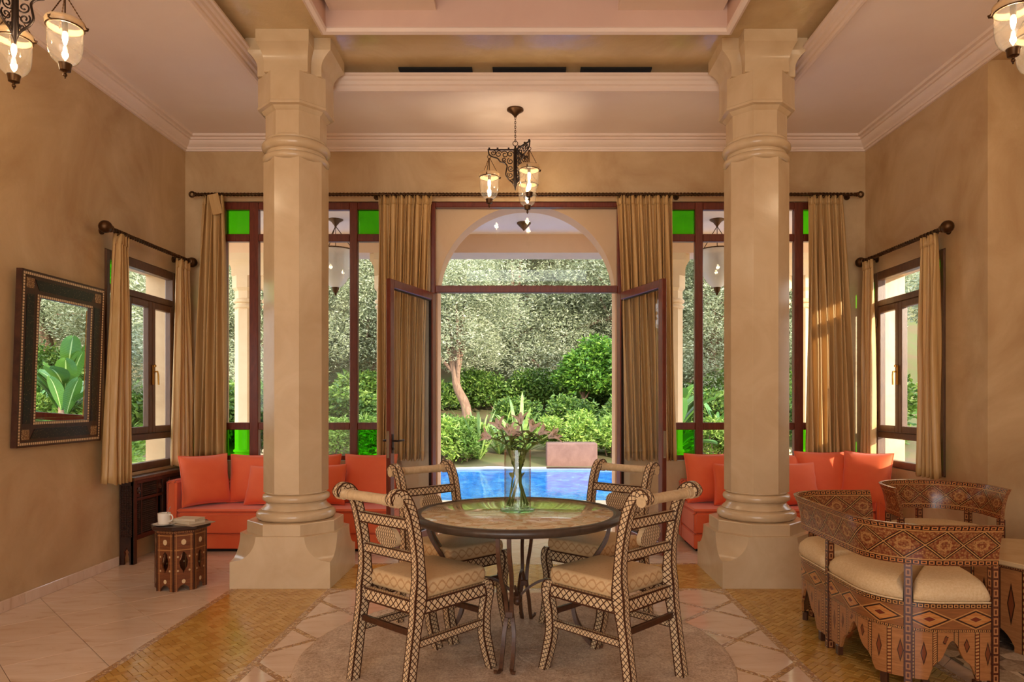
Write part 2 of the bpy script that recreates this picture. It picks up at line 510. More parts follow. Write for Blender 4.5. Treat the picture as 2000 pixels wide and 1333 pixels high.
# curtain: satin with fine weave and some translucency
m = M['curtain'] = new_mat('golden_curtain_satin', lin(196, 152, 92), 0.42)
nt = m.node_tree
u, v = uvs(m)
s = coords(m)
f = noise(m, mapping(m, s, (60, 60, 1.5)), 2.0, 3)
cc = ramp(m, f, [(0.3, lin(212, 166, 102)), (0.7, lin(228, 190, 130))])
setc(m, cc)
tl = nt.nodes.new('ShaderNodeBsdfTranslucent'); nt.links.new(cc, tl.inputs[0])
mx = nt.nodes.new('ShaderNodeMixShader'); mx.inputs[0].default_value = 0.22
nt.links.new(bsdf(m).outputs[0], mx.inputs[1]); nt.links.new(tl.outputs[0], mx.inputs[2])
nt.links.new(mx.outputs[0], nt.nodes['Material Output'].inputs[0])
m = M['orange'] = new_mat('orange_woven_fabric', lin(232, 92, 48), 0.8)
s = coords(m)
setc(m, ramp(m, noise(m, s, 3, 4), [(0.3, lin(234, 96, 50)), (0.7, lin(242, 112, 62))]))
bump(m, noise(m, s, 420, 2), 0.12, 0.002)
bsdf(m).inputs['Sheen Weight'].default_value = 0.25
# bone inlay lattice on dark wood (uv: u along, v 0..1 across)
m = M['inlay'] = new_mat('bone_lattice_inlay', rough=0.3)
u, v = uvs(m)
d1 = (((u + v) * 1.7).fract() - 0.5).abs()
d2 = (((u - v) * 1.7).fract() - 0.5).abs()
line = (d1.max(d2)).gt(0.395)
edge = (v - 0.5).abs().gt(0.365)
bone = ramp(m, noise(m, coords(m), 60, 3), [(0.3, lin(206, 176, 132)), (0.7, lin(226, 202, 164))])
setc(m, mixc(m, line.max(edge), bone, lin(66, 34, 20)))
m = M['inlay_medallion'] = new_mat('bone_lattice_medallion', rough=0.3)
u, v = uvs(m)
line = ((((u + v) * 4.2).fract() - 0.5).abs().max((((u - v) * 4.2).fract() - 0.5).abs())).gt(0.37)
setc(m, mixc(m, line.max((v - 0.5).abs().gt(0.5)), lin(216, 190, 150), lin(66, 34, 20)))
M['chair_wood'] = mottled('chair_dark_wood', lin(54, 28, 18), lin(80, 46, 28), 10, 0.3, 4, 1, 0.0, 30, (6, 1, 1))
M['bone'] = mottled('bone_roll', lin(196, 166, 124), lin(218, 192, 152), 30, 0.35)
m = M['damask'] = new_mat('beige_damask', rough=0.6)
s = coords(m)
n = m.node_tree.nodes.new('ShaderNodeSeparateXYZ'); m.node_tree.links.new(s, n.inputs[0])
X, Y, Z = (E(m.node_tree, n.outputs[i]) for i in range(3))
q = (X + Y) * 9.0
w = (q * 2 * PI).sin() * 0.022
band = ((Z - 0.49) - w).abs().lt(0.005).max(((Z - 0.49) + w).abs().lt(0.005))
side = Z.lt(0.521)
fl = (E(m.node_tree, voronoi(m, s, 55, 'F1', 'Distance'))).lt(0.3)
top = mixc(m, fl * 0.35, lin(214, 182, 136), lin(194, 158, 110))
setc(m, mixc(m, band * side * 0.7, top, lin(180, 132, 84)))
bump(m, noise(m, s, 500, 2), 0.08, 0.002)
m = M['seat_fabric'] = new_mat('cream_chenille', rough=0.85)
s = coords(m)
setc(m, ramp(m, noise(m, s, 90, 6, 0.75), [(0.3, lin(206, 172, 122)), (0.65, lin(226, 200, 158))]))
bump(m, noise(m, s, 160, 4), 0.3, 0.004)
m = M['rug'] = new_mat('taupe_rug_pile', rough=0.95)
s = coords(m)
f = noise(m, s, 70, 6, 0.85) * 0.65 + noise(m, s, 7, 6, 0.7, 0.5) * 0.35
setc(m, ramp(m, f, [(0.40, lin(188, 152, 118)), (0.60, lin(250, 228, 200))]))
bump(m, noise(m, s, 75, 6, 0.85), 0.7, 0.014)
m = M['onyx'] = new_mat('onyx_mosaic_top', rough=0.05)
s = coords(m)
sd = mapping(m, s, (1, 1, 1))
nn = m.node_tree.nodes.new('ShaderNodeTexNoise'); nn.inputs['Scale'].default_value = 5; m.node_tree.links.new(s, nn.inputs['Vector'])
add = m.node_tree.nodes.new('ShaderNodeVectorMath'); add.operation = 'MULTIPLY_ADD'; add.inputs[1].default_value = (0.25, 0.25, 0.25)
m.node_tree.links.new(nn.outputs['Color'], add.inputs[0]); m.node_tree.links.new(s, add.inputs[2])
vcol = voronoi(m, add.outputs[0], 20, 'F1', 'Color')
ved = E(m.node_tree, voronoi(m, add.outputs[0], 20, 'DISTANCE_TO_EDGE', 'Distance'))
n = m.node_tree.nodes.new('ShaderNodeSeparateColor'); m.node_tree.links.new(vcol, n.inputs[0])
f = E(m.node_tree, n.outputs[0]) * 0.7 + noise(m, add.outputs[0], 26, 6, 0.7, 1.5) * 0.4
c = ramp(m, f, [(0.1, lin(162, 128, 96)), (0.25, lin(204, 176, 138)), (0.5, lin(222, 204, 168)), (0.7, lin(206, 200, 166)), (0.9, lin(234, 220, 190))])
setc(m, mixc(m, ved.lt(0.02), c, lin(200, 170, 120)))
# marquetry family (uv: u along / height, v 0..1)
def chainband(u, v, lo, hi, per):
    """small rectangles between v=lo and hi"""
    t = (v - lo) / (hi - lo)
    inside = t.gt(0) * t.lt(1)
    uu = (u * per).fract()
    rect = ((uu - 0.5).abs().lt(0.38)) * ((t - 0.5).abs().lt(0.36))
    hole = ((uu - 0.5).abs().lt(0.22)) * ((t - 0.5).abs().lt(0.18))
    return inside, rect - hole
def woodgrain(m, a, b):
    s = coords(m)
    return ramp(m, noise(m, mapping(m, s, (3, 3, 30)), 4, 5, 0.6, 0.5), [(0.3, a), (0.7, b)])
DK = lin(46, 24, 14); LT = lin(182, 132, 76); MD = lin(122, 76, 42); OR = lin(158, 92, 44); RD = lin(112, 44, 24)
m = M['marq_band'] = new_mat('marquetry_lozenge_band', rough=0.22)
u, v = uvs(m)
p = 1.15
q = ((u * p).fract() - 0.5).abs() * 2          # 0 at the lozenge centre .. 1
t = (v - 0.5).abs() / 0.34
dia = q + t
c = woodgrain(m, MD, lin(150, 96, 54))
fine = E(m.node_tree, voronoi(m, coords(m), 95, 'F1', 'Distance'))
c = mixc(m, fine.lt(0.28) * 0.75, c, LT)
c = mixc(m, fine.gt(0.62) * 0.8, c, RD)
c = mixc(m, (dia - 1.0).abs().lt(0.13), c, DK)
c = mixc(m, (dia - 1.0).abs().lt(0.045), c, LT)
star = (dia - 0.42).abs().lt(0.05).max(q.max(t).lt(0.34) * q.max(t).gt(0.27))
c = mixc(m, star * 0.7, c, LT)
for lo, hi in ((0.02, 0.13), (0.87, 0.98)):
    ins, rc = chainband(u, v, lo, hi, 6.0)
    c = mixc(m, ins, c, DK); c = mixc(m, ins * rc, c, lin(190, 120, 66))
c = mixc(m, ((v - 0.15).abs().lt(0.014)).max((v - 0.85).abs().lt(0.014)), c, LT)
setc(m, c)
m = M['marq_rail'] = new_mat('marquetry_eye_rail', rough=0.25)
u, v = uvs(m)
p = 0.62
q = ((u * p).fract() - 0.5).abs() * 2
t = (v - 0.45).abs() / 0.30
dia = q * 1.15 + t
c = woodgrain(m, MD, lin(150, 92, 48))
c = mixc(m, dia.lt(0.95), c, woodgrain(m, OR, lin(206, 140, 74)))
c = mixc(m, (dia - 0.95).abs().lt(0.08), c, DK)
c = mixc(m, (dia - 1.15).abs().lt(0.05), c, lin(190, 138, 78))
c = mixc(m, dia.lt(0.35), c, RD)
c = mixc(m, (dia - 0.35).abs().lt(0.05), c, LT)
for lo, hi, pr in ((0.0, 0.1, 7.0), (0.84, 1.0, 5.0)):
    ins, rc = chainband(u, v, lo, hi, pr)
    c = mixc(m, ins, c, DK); c = mixc(m, ins * rc, c, lin(196, 136, 76))
setc(m, c)
m = M['marq_post'] = new_mat('marquetry_chain_post', rough=0.25)
u, v = uvs(m)
ins, rc = chainband(u, v, 0.1, 0.9, 0.8)
c = woodgrain(m, lin(70, 34, 20), lin(96, 48, 28))
c = mixc(m, ins * rc, c, lin(164, 110, 66))
c = mixc(m, (v - 0.5).abs().gt(0.44), c, DK)
setc(m, c)
m = M['marq_panel'] = new_mat('marquetry_panel', rough=0.28)
u, v = uvs(m)
c = woodgrain(m, lin(146, 92, 50), lin(178, 120, 70))
uu = (u * 2.0).fract(); q = (uu - 0.5).abs(); t = (v - 0.55).abs()
c = mixc(m, (q * 2.6 + t * 1.5).lt(0.33), c, lin(120, 62, 32))
c = mixc(m, (q * 2.6 + t * 1.5 - 0.33).abs().lt(0.05), c, DK)
ins = q.gt(0.40)
c = mixc(m, ins, c, lin(186, 140, 82)); c = mixc(m, ins * ((v * 14 + u * 3).fract().gt(0.55)), c, RD)
c = mixc(m, (q - 0.40).abs().lt(0.018), c, DK)
setc(m, c)
m = M['stool_panel'] = new_mat('inlaid_stool_panel', rough=0.3)
u, v = uvs(m)
c = woodgrain(m, lin(92, 46, 24), lin(134, 76, 40))
q = (u - 0.5).abs()
def dot(cu, cv, rad, asp=2.6):
    a = (u - cu).abs(); b = (v - cv).abs() * asp
    return (a * a + b * b).lt(rad * rad)
c = mixc(m, (q - 0.36).abs().lt(0.02).max(((v - 0.68).abs().lt(0.008))).max((v - 0.92).abs().lt(0.008)), c, lin(170, 116, 64))
c = mixc(m, dot(0.5, 0.81, 0.12).max(dot(0.5, 0.16, 0.09)), c, lin(214, 184, 138))
for du in (-0.28, 0.28):
    for dv in (0.34, 0.57):
        c = mixc(m, dot(0.5 + du, dv, 0.045), c, lin(206, 174, 130))
setc(m, c)
m = M['mirror_lattice'] = new_mat('mirror_black_lattice', rough=0.3)
s = coords(m)
e1 = E(m.node_tree, voronoi(m, s, 75, 'F1', 'Distance'))
setc(m, mixc(m, e1.lt(0.17), lin(20, 12, 8), lin(150, 116, 76)))
m = M['bead_inlay'] = new_mat('bone_bead_line', rough=0.35)
u, v = uvs(m)
ins = ((u * 1.1).fract() - 0.5).abs().lt(0.36) * (v - 0.5).abs().lt(0.36)
setc(m, mixc(m, ins, lin(70, 42, 24), lin(222, 192, 148)))
m = M['mirror_corner'] = new_mat('mirror_corner_inlay', rough=0.35)
s = coords(m)
setc(m, mixc(m, E(m.node_tree, voronoi(m, s, 140, 'F1', 'Distance')).lt(0.35), lin(120, 82, 46), lin(206, 172, 120)))
M['mirror'] = new_mat('mirror_silver', (0.93, 0.95, 0.93, 1), 0.0, 1.0)
m = M['kilim'] = new_mat('patterned_grey_kilim', rough=0.95)
s = coords(m)
v1 = voronoi(m, s, 9, 'F1', 'Color'); n = m.node_tree.nodes.new('ShaderNodeSeparateColor'); m.node_tree.links.new(v1, n.inputs[0])
setc(m, ramp(m, E(m.node_tree, n.outputs[0]) * 0.6 + noise(m, s, 60, 4, 0.7) * 0.5, [(0.25, lin(84, 66, 48)), (0.5, lin(150, 128, 100)), (0.75, lin(206, 188, 158))]))
bump(m, noise(m, s, 150, 4), 0.6, 0.006)
M['porcelain'] = new_mat('white_porcelain', lin(236, 226, 210), 0.2)
M['silver'] = new_mat('silver_spoon', lin(200, 196, 190), 0.2, 1.0)
M['paper'] = mottled('book_paper', lin(226, 208, 178), lin(214, 194, 162), 60, 0.8)
M['book_cover'] = mottled('book_cover', lin(214, 196, 168), lin(206, 186, 156), 8, 0.5)
M['magazine'] = mottled('magazine_cover', lin(150, 130, 108), lin(196, 176, 148), 12, 0.35)
M['top_marble'] = mottled('table_top_stone', lin(190, 158, 112), lin(208, 178, 134), 6, 0.2)
M['brass'] = new_mat('brass_hardware', lin(190, 140, 66), 0.3, 0.9)
# outdoors
M['rim'] = mottled('dark_table_rim', lin(58, 46, 38), lin(78, 62, 50), 14, 0.35)
def leaf_mat(name, a, b, c, trans=0.3, rough=0.5):
    m = new_mat(name, a, rough)
    nt = m.node_tree
    cc = ramp(m, island(m), [(0.0, a), (0.5, b), (1.0, c)])
    setc(m, cc)
    tl = nt.nodes.new('ShaderNodeBsdfTranslucent'); nt.links.new(cc, tl.inputs[0])
    mx = nt.nodes.new('ShaderNodeMixShader'); mx.inputs[0].default_value = trans
    nt.links.new(bsdf(m).outputs[0], mx.inputs[1]); nt.links.new(tl.outputs[0], mx.inputs[2])
    nt.links.new(mx.outputs[0], nt.nodes['Material Output'].inputs[0])
    return m
M['olive_leaf'] = leaf_mat('olive_leaves', lin(108, 116, 80), lin(158, 164, 124), lin(208, 208, 178))
M['citrus_leaf'] = leaf_mat('citrus_leaves', lin(48, 88, 22), lin(88, 134, 34), lin(138, 172, 60))
M['hedge_leaf'] = leaf_mat('hedge_leaves', lin(52, 82, 26), lin(92, 126, 44), lin(142, 164, 78))
M['lime_leaf'] = leaf_mat('bright_shrub_leaves', lin(92, 128, 40), lin(142, 172, 66), lin(186, 202, 104))
M['blade_leaf'] = mottled('sword_leaf', lin(112, 142, 66), lin(160, 182, 98), 6, 0.45)
M['dracaena_leaf'] = mottled('dark_sword_leaf', lin(62, 104, 42), lin(104, 146, 66), 6, 0.4)
m = M['banana_leaf'] = new_mat('banana_leaf', rough=0.4)
u, v = uvs(m)
c = ramp(m, ((v * 26).fract() - 0.5).abs(), [(0.0, lin(72, 112, 38)), (0.5, lin(98, 138, 54))])
setc(m, mixc(m, (u - 0.5).abs().lt(0.035), c, lin(186, 204, 124)))
M['bark'] = mottled('olive_bark', lin(110, 82, 64), lin(160, 128, 104), 6, 0.9, 5, 1, 0.6, 20, (3, 3, 0.8))
M['earth'] = mottled('garden_earth', lin(120, 92, 66), lin(96, 106, 50), 1.2, 0.95, 6, 0.5, 0.5, 10)
M['paving'] = mottled('terrace_stone', lin(206, 176, 142), lin(220, 192, 160), 3, 0.4)
M['pink_stone'] = mottled('pinkish_stone_block', lin(108, 76, 64), lin(128, 94, 80), 4, 0.8, 6, 0.8, 0.3, 20)
m = M['water'] = new_mat('pool_water', rough=0.03)
s = coords(m)
f = noise(m, mapping(m, s, (1.2, 0.7, 1)), 3.0, 4, 0.6, 1.0)
setc(m, ramp(m, f, [(0.3, lin(28, 92, 176)), (0.6, lin(58, 138, 204)), (0.8, lin(120, 184, 222))]))
bump(m, noise(m, mapping(m, s, (2.5, 1.2, 1)), 4, 3), 0.12, 0.03)
bsdf(m).inputs['Specular IOR Level'].default_value = 0.35
M['pool_tile'] = mottled('pool_coping', lin(116, 130, 146), lin(104, 122, 142), 8, 0.3)
m = M['petal'] = leaf_mat('pale_lily_petals', lin(246, 222, 212), lin(250, 232, 222), lin(254, 244, 238), 0.4, 0.6)
M['stem'] = mottled('lily_stem', lin(72, 98, 36), lin(112, 132, 54), 20, 0.5)

# ------------------------------------------------------------------ room shell
XL, XR, YB = -3.43, 3.41, 6.90
ZC = 4.02
Y0 = -3.0
WB = 7.20        # outer face of the garden wall
# garden wall with two windows and the door
WX = [(-3.12, -1.40), (1.40, 3.12)]
DX = 0.965
WZ0, WZ1 = 0.78, 3.39
mb = MB()
mb.box(-3.80, 3.78, YB, WB, WZ1, ZC + 0.3)
for a, b in ((-3.80, WX[0][0]), (WX[0][1], -DX), (DX, WX[1][0]), (WX[1][1], 3.78)):
    mb.box(a, b, YB, WB, 0, WZ1)
for a, b in WX: mb.box(a, b, YB, WB, 0, WZ0)
struct(mb.build('wall_back', M['wall']), 'warm beige polished plaster wall around the garden windows', 'wall')
# arch filling the top of the door opening on the outside
mb = MB()
ns = 40
rA, zA = 0.905, 2.47
zs = [zA + rA * math.sin(PI / 2 * i / ns) for i in range(ns + 1)]
ws = [rA * math.cos(PI / 2 * i / ns) for i in range(ns + 1)]
zs = [0.0, 1.2] + zs + [WZ1 + 0.06]; ws = [rA, rA] + ws + [0.0]
mb.plate(DX + 0.02, ws, zs, 7.0, 7.26)
struct(mb.build('wall_arch', M['outer_wall'], smooth=30), 'plaster arch over the doorway to the terrace', 'arch')
# left wall
def side_wall(name, sx, mat, y_end, label):
    mb = MB()
    x = XL if sx < 0 else XR
    xo = x + sx * 0.37
    wy0, wy1, z0, z1 = 5.58, 6.85, 0.76, 2.63
    mb.box(x, xo, wy1, YB - 0.0005, 0, ZC + 0.3)
    mb.box(x, xo, y_end, wy0, 0, ZC + 0.3)
    mb.box(x, xo, wy0, wy1, 0, z0); mb.box(x, xo, wy0, wy1, z1, ZC + 0.3)
    if sx > 0:
        mb.box(xo, 3.9, y_end, y_end + 0.3, 0, ZC + 0.3)      # end of the wall facing the alcove
        mb.box(x, 3.9, Y0, y_end, 3.905, ZC + 0.3)            # lintel above the alcove
        mb.box(3.75, 3.9, Y0, y_end, 0, 3.905)
    return struct(mb.build(name, mat), label, 'wall')
side_wall('wall_left', -1, M['wall'], Y0, 'long beige tadelakt wall with the framed mirror')
side_wall('wall_right', 1, M['wall'], 5.07, 'beige tadelakt wall that turns into a shadowed alcove')
# rear wall behind the camera, with a wide opening added for fill daylight
mb = MB()
mb.box(-3.75, -3.1, Y0 - 0.3, Y0, 0, ZC + 0.3); mb.box(1.2, 3.9, Y0 - 0.3, Y0, 0, ZC + 0.3)
mb.box(-3.1, 1.2, Y0 - 0.3, Y0, 3.3, ZC + 0.3)
struct(mb.build('wall_rear', M['wall']), 'beige wall behind the viewer, its wide opening added for fill daylight', 'wall')

# ceiling: low aisles around a raised soffit and coffer
OX, OY = 2.19, 5.73
mb = MB()
mb.box(-3.75, -OX, Y0 - 0.3, WB, ZC, ZC + 0.08); mb.box(OX, 3.9, Y0 - 0.3, WB, ZC, ZC + 0.08)
mb.box(-OX, OX, OY, WB, ZC, ZC + 0.08)
ceil = struct(mb.build('ceiling', M['ceiling']), 'pale painted aisle ceiling around the raised centre', 'ceiling')
SX, SY, ZS = 1.50, 5.05, 4.15
mb = MB()
mb.box(-OX - 0.3, -SX, Y0 - 0.3, OY + 0.3, ZS, ZS + 0.1); mb.box(SX, OX + 0.3, Y0 - 0.3, OY + 0.3, ZS, ZS + 0.1)
mb.box(-SX, SX, SY, OY + 0.3, ZS, ZS + 0.1)
struct(mb.build('ceiling_soffit', M['soffit']), 'glossy golden plaster soffit resting on the columns', 'ceiling')
mb = MB()
t = 0.03
mb.box(-SX, -SX + t, Y0, SY, ZS - 0.03, 4.62); mb.box(SX - t, SX, Y0, SY, ZS - 0.03, 4.62)
mb.box(-SX, SX, SY - t, SY, ZS - 0.03, 4.62); mb.box(-SX, SX, Y0, SY, 4.6, 4.7)
struct(mb.build('ceiling_coffer', M['coffer']), 'pinkish white sides and top of the central coffer', 'ceiling')
fr = [(0.0, ZS), (0.0, 4.085), (0.02, 4.075), (0.045, 4.085), (0.05, 4.11), (0.035, 4.13), (0.03, 4.15)]
mb = MB()
plan_sweep(mb, [(-SX - 0.01, Y0), (-SX - 0.01, SY + 0.01), (SX + 0.01, SY + 0.01), (SX + 0.01, Y0)], [(-o, z) for o, z in fr])
struct(mb.build('trim_1', M['cornice'], smooth=40), 'white moulding along the lower edge of the coffer', 'moulding')
# two small moulded panels high in the coffer
for k, (a, b) in enumerate(((-1.44, -0.66), (0.67, 1.44))):
    mb = MB()
    for (i, e) in ((0, 0.0), (0.03, 0.02), (0.06, 0.035)):
        mb.box(a + i, b - i, 4.0, SY - 0.03 - 0.0, 4.245 + i * 0.6, 4.285 + i * 0.6)
    struct(mb.build('trim_%d' % (k + 2), M['cornice']), 'stepped white panel hanging inside the coffer', 'moulding')
    # the same label: only their place in the picture sets the two apart
    bpy.data.objects['trim_%d' % (k + 2)]['group'] = 'stepped panels in the coffer'
# cornice where the walls meet the ceiling
cw = [(0.0, 3.888), (0.02, 3.888), (0.022, 3.906), (0.036, 3.906), (0.04, 3.924), (0.062, 3.936), (0.08, 3.958), (0.086, 3.978), (0.106, 3.978), (0.108, 3.998), (0.142, 3.998), (0.145, ZC)]
mb = MB()
plan_sweep(mb, [(XR, Y0), (XR, YB), (XL, YB), (XL, Y0)], cw)
struct(mb.build('trim_4', M['cornice'], smooth=25), 'white stepped cornice where walls meet ceiling', 'cornice')
# cornice on the inner edge of the aisles
ce = [(0.02, ZC), (0.02, 3.985), (0.0, 3.975), (0.0, 3.965), (-0.02, 3.965), (-0.03, 3.98), (-0.03, 4.0), (-0.045, 4.01), (-0.05, 4.035), (-0.065, 4.045), (-0.07, 4.065), (-0.085, 4.072), (-0.085, 4.088), (0.0, 4.088)]
mb = MB()
plan_sweep(mb, [(-OX, Y0), (-OX, OY), (OX, OY), (OX, Y0)], ce)
struct(mb.build('trim_5', M['cornice'], smooth=25), 'white stepped cornice edging the aisle ceilings', 'cornice')
# air slots above the far cornice
for a, b in ((-1.06, -0.45), (-0.28, 0.33), (0.45, 1.04)):
    mb = MB(); mb.box(a, b, OY - 0.05, OY + 0.03, 4.135, 4.149)
    v = mb.build('air_vent', M['black'])
    tag(v, 'black air slot above the far ceiling cornice', 'air vent', 'air slots above the cornice')
# skirting of marble pieces along the left wall
bb = link('baseboard_left', None); struct(bb, 'marble skirting along the left wall', 'skirting')
y = 2.2
while y < 5.75:
    ln = min(0.62, 5.76 - y)
    mb = MB(); mb.box(XL + 0.001, XL + 0.016, y, y + ln - 0.004, 0.0, 0.078, 0.003); mb.build('skirting_piece', M['marble'], bb)
    y += ln

# ------------------------------------------------------------------ floor
mb = MB(); mb.box(-3.75, 3.9, Y0 - 0.3, WB, -0.14, -0.012)
floor = struct(mb.build('floor', M['grout']), 'cream marble and golden tile floor', 'floor')
mb = MB(); mb.box(-3.43, 3.75, Y0, 2.3, -0.012, -0.0005); mb.build('floor_slab', M['marble'], floor)
GX0, GX1 = 1.46, 2.13            # golden bands
GY0, GY1 = 5.06, 5.80
BW = 0.045
def diag_cells(cs, cd, sp, inset, rect, fn):
    """squares of the 45 degree lattice x+y = cs + k sp, x-y = cd + l sp, clipped to rect"""
    x0, x1, y0, y1 = rect
    for i in range(-20, 21):
        for j in range(-20, 21):
            s0, s1 = cs + i * sp + inset, cs + (i + 1) * sp - inset
            d0, d1 = cd + j * sp + inset, cd + (j + 1) * sp - inset
            poly = [((a + b) / 2, (a - b) / 2) for a, b in ((s0, d0), (s1, d0), (s1, d1), (s0, d1))]
            p = clip(poly, x0, x1, y0, y1)
            if p and area(p) > 2e-4: fn(p)
def marble_piece(p, mirror=False):
    if mirror: p = [(-x, y) for x, y in p]
    mb = MB()
    cx = sum(q[0] for q in p) / len(p); cy = sum(q[1] for q in p) / len(p)
    mb.prism([(x - cx, y - cy) for x, y in p], -0.012, 0.0, 0.0012)
    mb.build('marble_tile', M['marble'], floor, (cx, cy, 0))
rects = [(GX1 + BW, 3.43, 2.3, 6.9), (0.0, GX1 + BW, GY1 + BW, 6.9)]
for rc in rects:
    diag_cells(0.84 + 6.84 - 0.0, -1.405 + 0.0, 0.5657, 0.0018, rc, lambda p: marble_piece(p))
for rc in rects:
    # left half laid from the joints measured there, mirrored in x
    diag_cells(6.31, -1.405, 0.5657, 0.0018, rc, lambda p: marble_piece(p, True))
diag_cells(6.2, -1.4, 0.5657, 0.0018, (3.43, 3.75, 2.3, 5.07), lambda p: marble_piece(p))
SP = 0.565
for mir in (False, True):
    diag_cells(5.775, -3.325, SP, 0.026, (0.003, GX0 - BW, 2.3, GY0 - BW), lambda p: marble_piece(p, mir))
# mosaic strips of the central lattice, clipped to the field
def strip(p, mirror, z, name='mosaic_strip'):
    if mirror: p = [(-x, y) for x, y in p]
    mb = MB(); mb.prism(p, -0.012, z); mb.build(name, M['mosaic'], floor)
for mir in (False, True):
    for k in range(-12, 8):
        c0 = 5.775 + k * SP
        p = clip([(-9 + 0, c0 + 9 - 0.023), (9, c0 - 9 - 0.023), (9, c0 - 9 + 0.023), (-9, c0 + 9 + 0.023)], 0.0, GX0 - BW, 2.3, GY0 - BW)
        if p: strip(p, mir, -0.0006)
        c0 = -3.325 + k * SP
        p = clip([(-9, -9 - c0 - 0.023), (9, 9 - c0 - 0.023), (9, 9 - c0 + 0.023), (-9, -9 - c0 + 0.023)], 0.0, GX0 - BW, 2.3, GY0 - BW)
        if p: strip(p, mir, -0.0010)
for sg in (-1, 1):
    strip([(sg * (GX0 - BW), 2.3), (sg * GX0, 2.3), (sg * GX0, GY0), (sg * (GX0 - BW), GY0)], False, -0.0002, 'border_strip')
    strip([(sg * GX1, 2.3), (sg * (GX1 + BW), 2.3), (sg * (GX1 + BW), GY1 + BW), (sg * GX1, GY1 + BW)], False, -0.0002, 'border_strip')
strip([(-GX0 + BW, GY0 - BW), (GX0 - BW, GY0 - BW), (GX0 - BW, GY0), (-GX0 + BW, GY0)], False, -0.0002, 'border_strip')
strip([(-GX1, GY1), (GX1, GY1), (GX1, GY1 + BW), (-GX1, GY1 + BW)], False, -0.0002, 'border_strip')
# golden glazed tiles in herringbone
gold = []
tw = 0.035
gr = 0.0012
rects = [(-GX1, -GX0, 2.3, GY1), (GX0, GX1, 2.3, GY1), (-GX0, GX0, GY0, GY1)]
c45 = math.sqrt(0.5)
def rot45(x, y): return ((x - y) * c45, (x + y) * c45)
for i in range(-210, 211):
    for k in range(-60, 61):
        for (ax, ay, bx, by) in ((i + 4 * k, i, 2, 1), (i + 2 + 4 * k, i - 1, 1, 2)):
            x0, y0 = ax * tw, ay * tw
            cx, cy = rot45(x0, y0)
            cy += 4.0
            if not (-2.4 < cx < 2.4 and 2.1 < cy < 6.0): continue
            q = [(x0 + gr, y0 + gr), (x0 + bx * tw - gr, y0 + gr), (x0 + bx * tw - gr, y0 + by * tw - gr), (x0 + gr, y0 + by * tw - gr)]
            q = [rot45(a, b) for a, b in q]; q = [(a, b + 4.0) for a, b in q]
            for rc in rects:
                p = clip(q, *rc)
                if p and area(p) > 2e-4: gold.append(p)
def vis_rank(p):
    cx = sum(a for a, b in p) / len(p); cy = sum(b for a, b in p) / len(p)
    u, w = proj(cx, cy, 0)
    inside = -5 < u < 2005 and w < 1338 and not (abs(cx) < 1.4)
    hid = (1.5 < cx < 2.2 and cy < 4.4 and u > 1640)
    return (0 if inside and not hid else 1, cy)
gold.sort(key=vis_rank)
rest = MB()
for n, p in enumerate(gold):
    z = random.uniform(-0.0010, 0.0002)
    if n < 300:
        mb = MB(); cx = sum(a for a, b in p) / len(p); cy = sum(b for a, b in p) / len(p)
        mb.prism([(a - cx, b - cy) for a, b in p], -0.012, z, 0.0012); mb.build('glazed_tile', M['gold_tile'], floor, (cx, cy, 0), (random.uniform(-0.009, 0.009), random.uniform(-0.009, 0.009), 0))
    else:
        rest.prism(p, -0.012, z, 0.0012)
g = rest.build('glazed_tiles_rest', M['gold_tile'], floor); g['kind'] = 'stuff'

# ------------------------------------------------------------------ columns
def scallop_plinth(mb, h, H, z0, z1, c):
    """square block of half width h whose upper corners are scooped away up to c"""
    lv = [(0.0, 0.0), (z0, 0.0)]
    for i in range(1, 13):
        t = i / 12
        lv.append((z0 + (z1 - z0) * t, c * math.sin(math.acos(1 - t)) ))
    rows = []
    for z, k in lv:
        k = max(k, 0.0008)
        e = h
        rows.append([(-e + k, -e), (e - k, -e), (e, -e + k), (e, e - k), (e - k, e), (-e + k, e), (-e, e - k), (-e, -e + k)])
    vs = [(x, y, lv[i][0]) for i, r in enumerate(rows) for x, y in r]
    fs = []
    for i in range(len(rows) - 1):
        for k in range(8):
            k2 = (k + 1) % 8
            fs.append((i * 8 + k, i * 8 + k2, (i + 1) * 8 + k2, (i + 1) * 8 + k))
    fs.append(tuple(range(7, -1, -1))); fs.append(tuple((len(rows) - 1) * 8 + k for k in range(8)))
    mb.add(vs, fs)
def torus_prof(r, z, rad, n=8):
    return [(r + rad * math.cos(PI * k / n - PI / 2), z + rad * math.sin(PI * k / n - PI / 2)) for k in range(n + 1)]
def cross_capital(mb, z0, z1, h0, h1, a0, a1):
    """flared Greek-cross capital with a vertical abacus at the top"""
    n = 12
    rows = []
    for i in range(n + 2):
        if i <= n:
            t = i / n
            z = z0 + (z1 - 0.09 - z0) * t
            k = max(0.0, (t - 0.35) / 0.65) ** 2
        else:
            z = z1; k = 1.0
        h = h0 + (h1 - h0) * k; a = a0 + (a1 - a0) * k
        rows.append((z, [(-a, -h), (a, -h), (a, -a), (h, -a), (h, a), (a, a), (a, h), (-a, h), (-a, a), (-h, a), (-h, -a), (-a, -a)]))
    vs = [(x, y, z) for z, r in rows for x, y in r]; N = 12
    fs = [(i * N + k, i * N + (k + 1) % N, (i + 1) * N + (k + 1) % N, (i + 1) * N + k) for i in range(len(rows) - 1) for k in range(N)]
    for o in (0, (len(rows) - 1) * N):
        for q in ((0, 1, 2, 11), (11, 2, 5, 8), (2, 3, 4, 5), (8, 5, 6, 7), (9, 10, 11, 8)):
            q = tuple(o + k for k in q)
            fs.append(q[::-1] if o == 0 else q)
    mb.add(vs, fs)
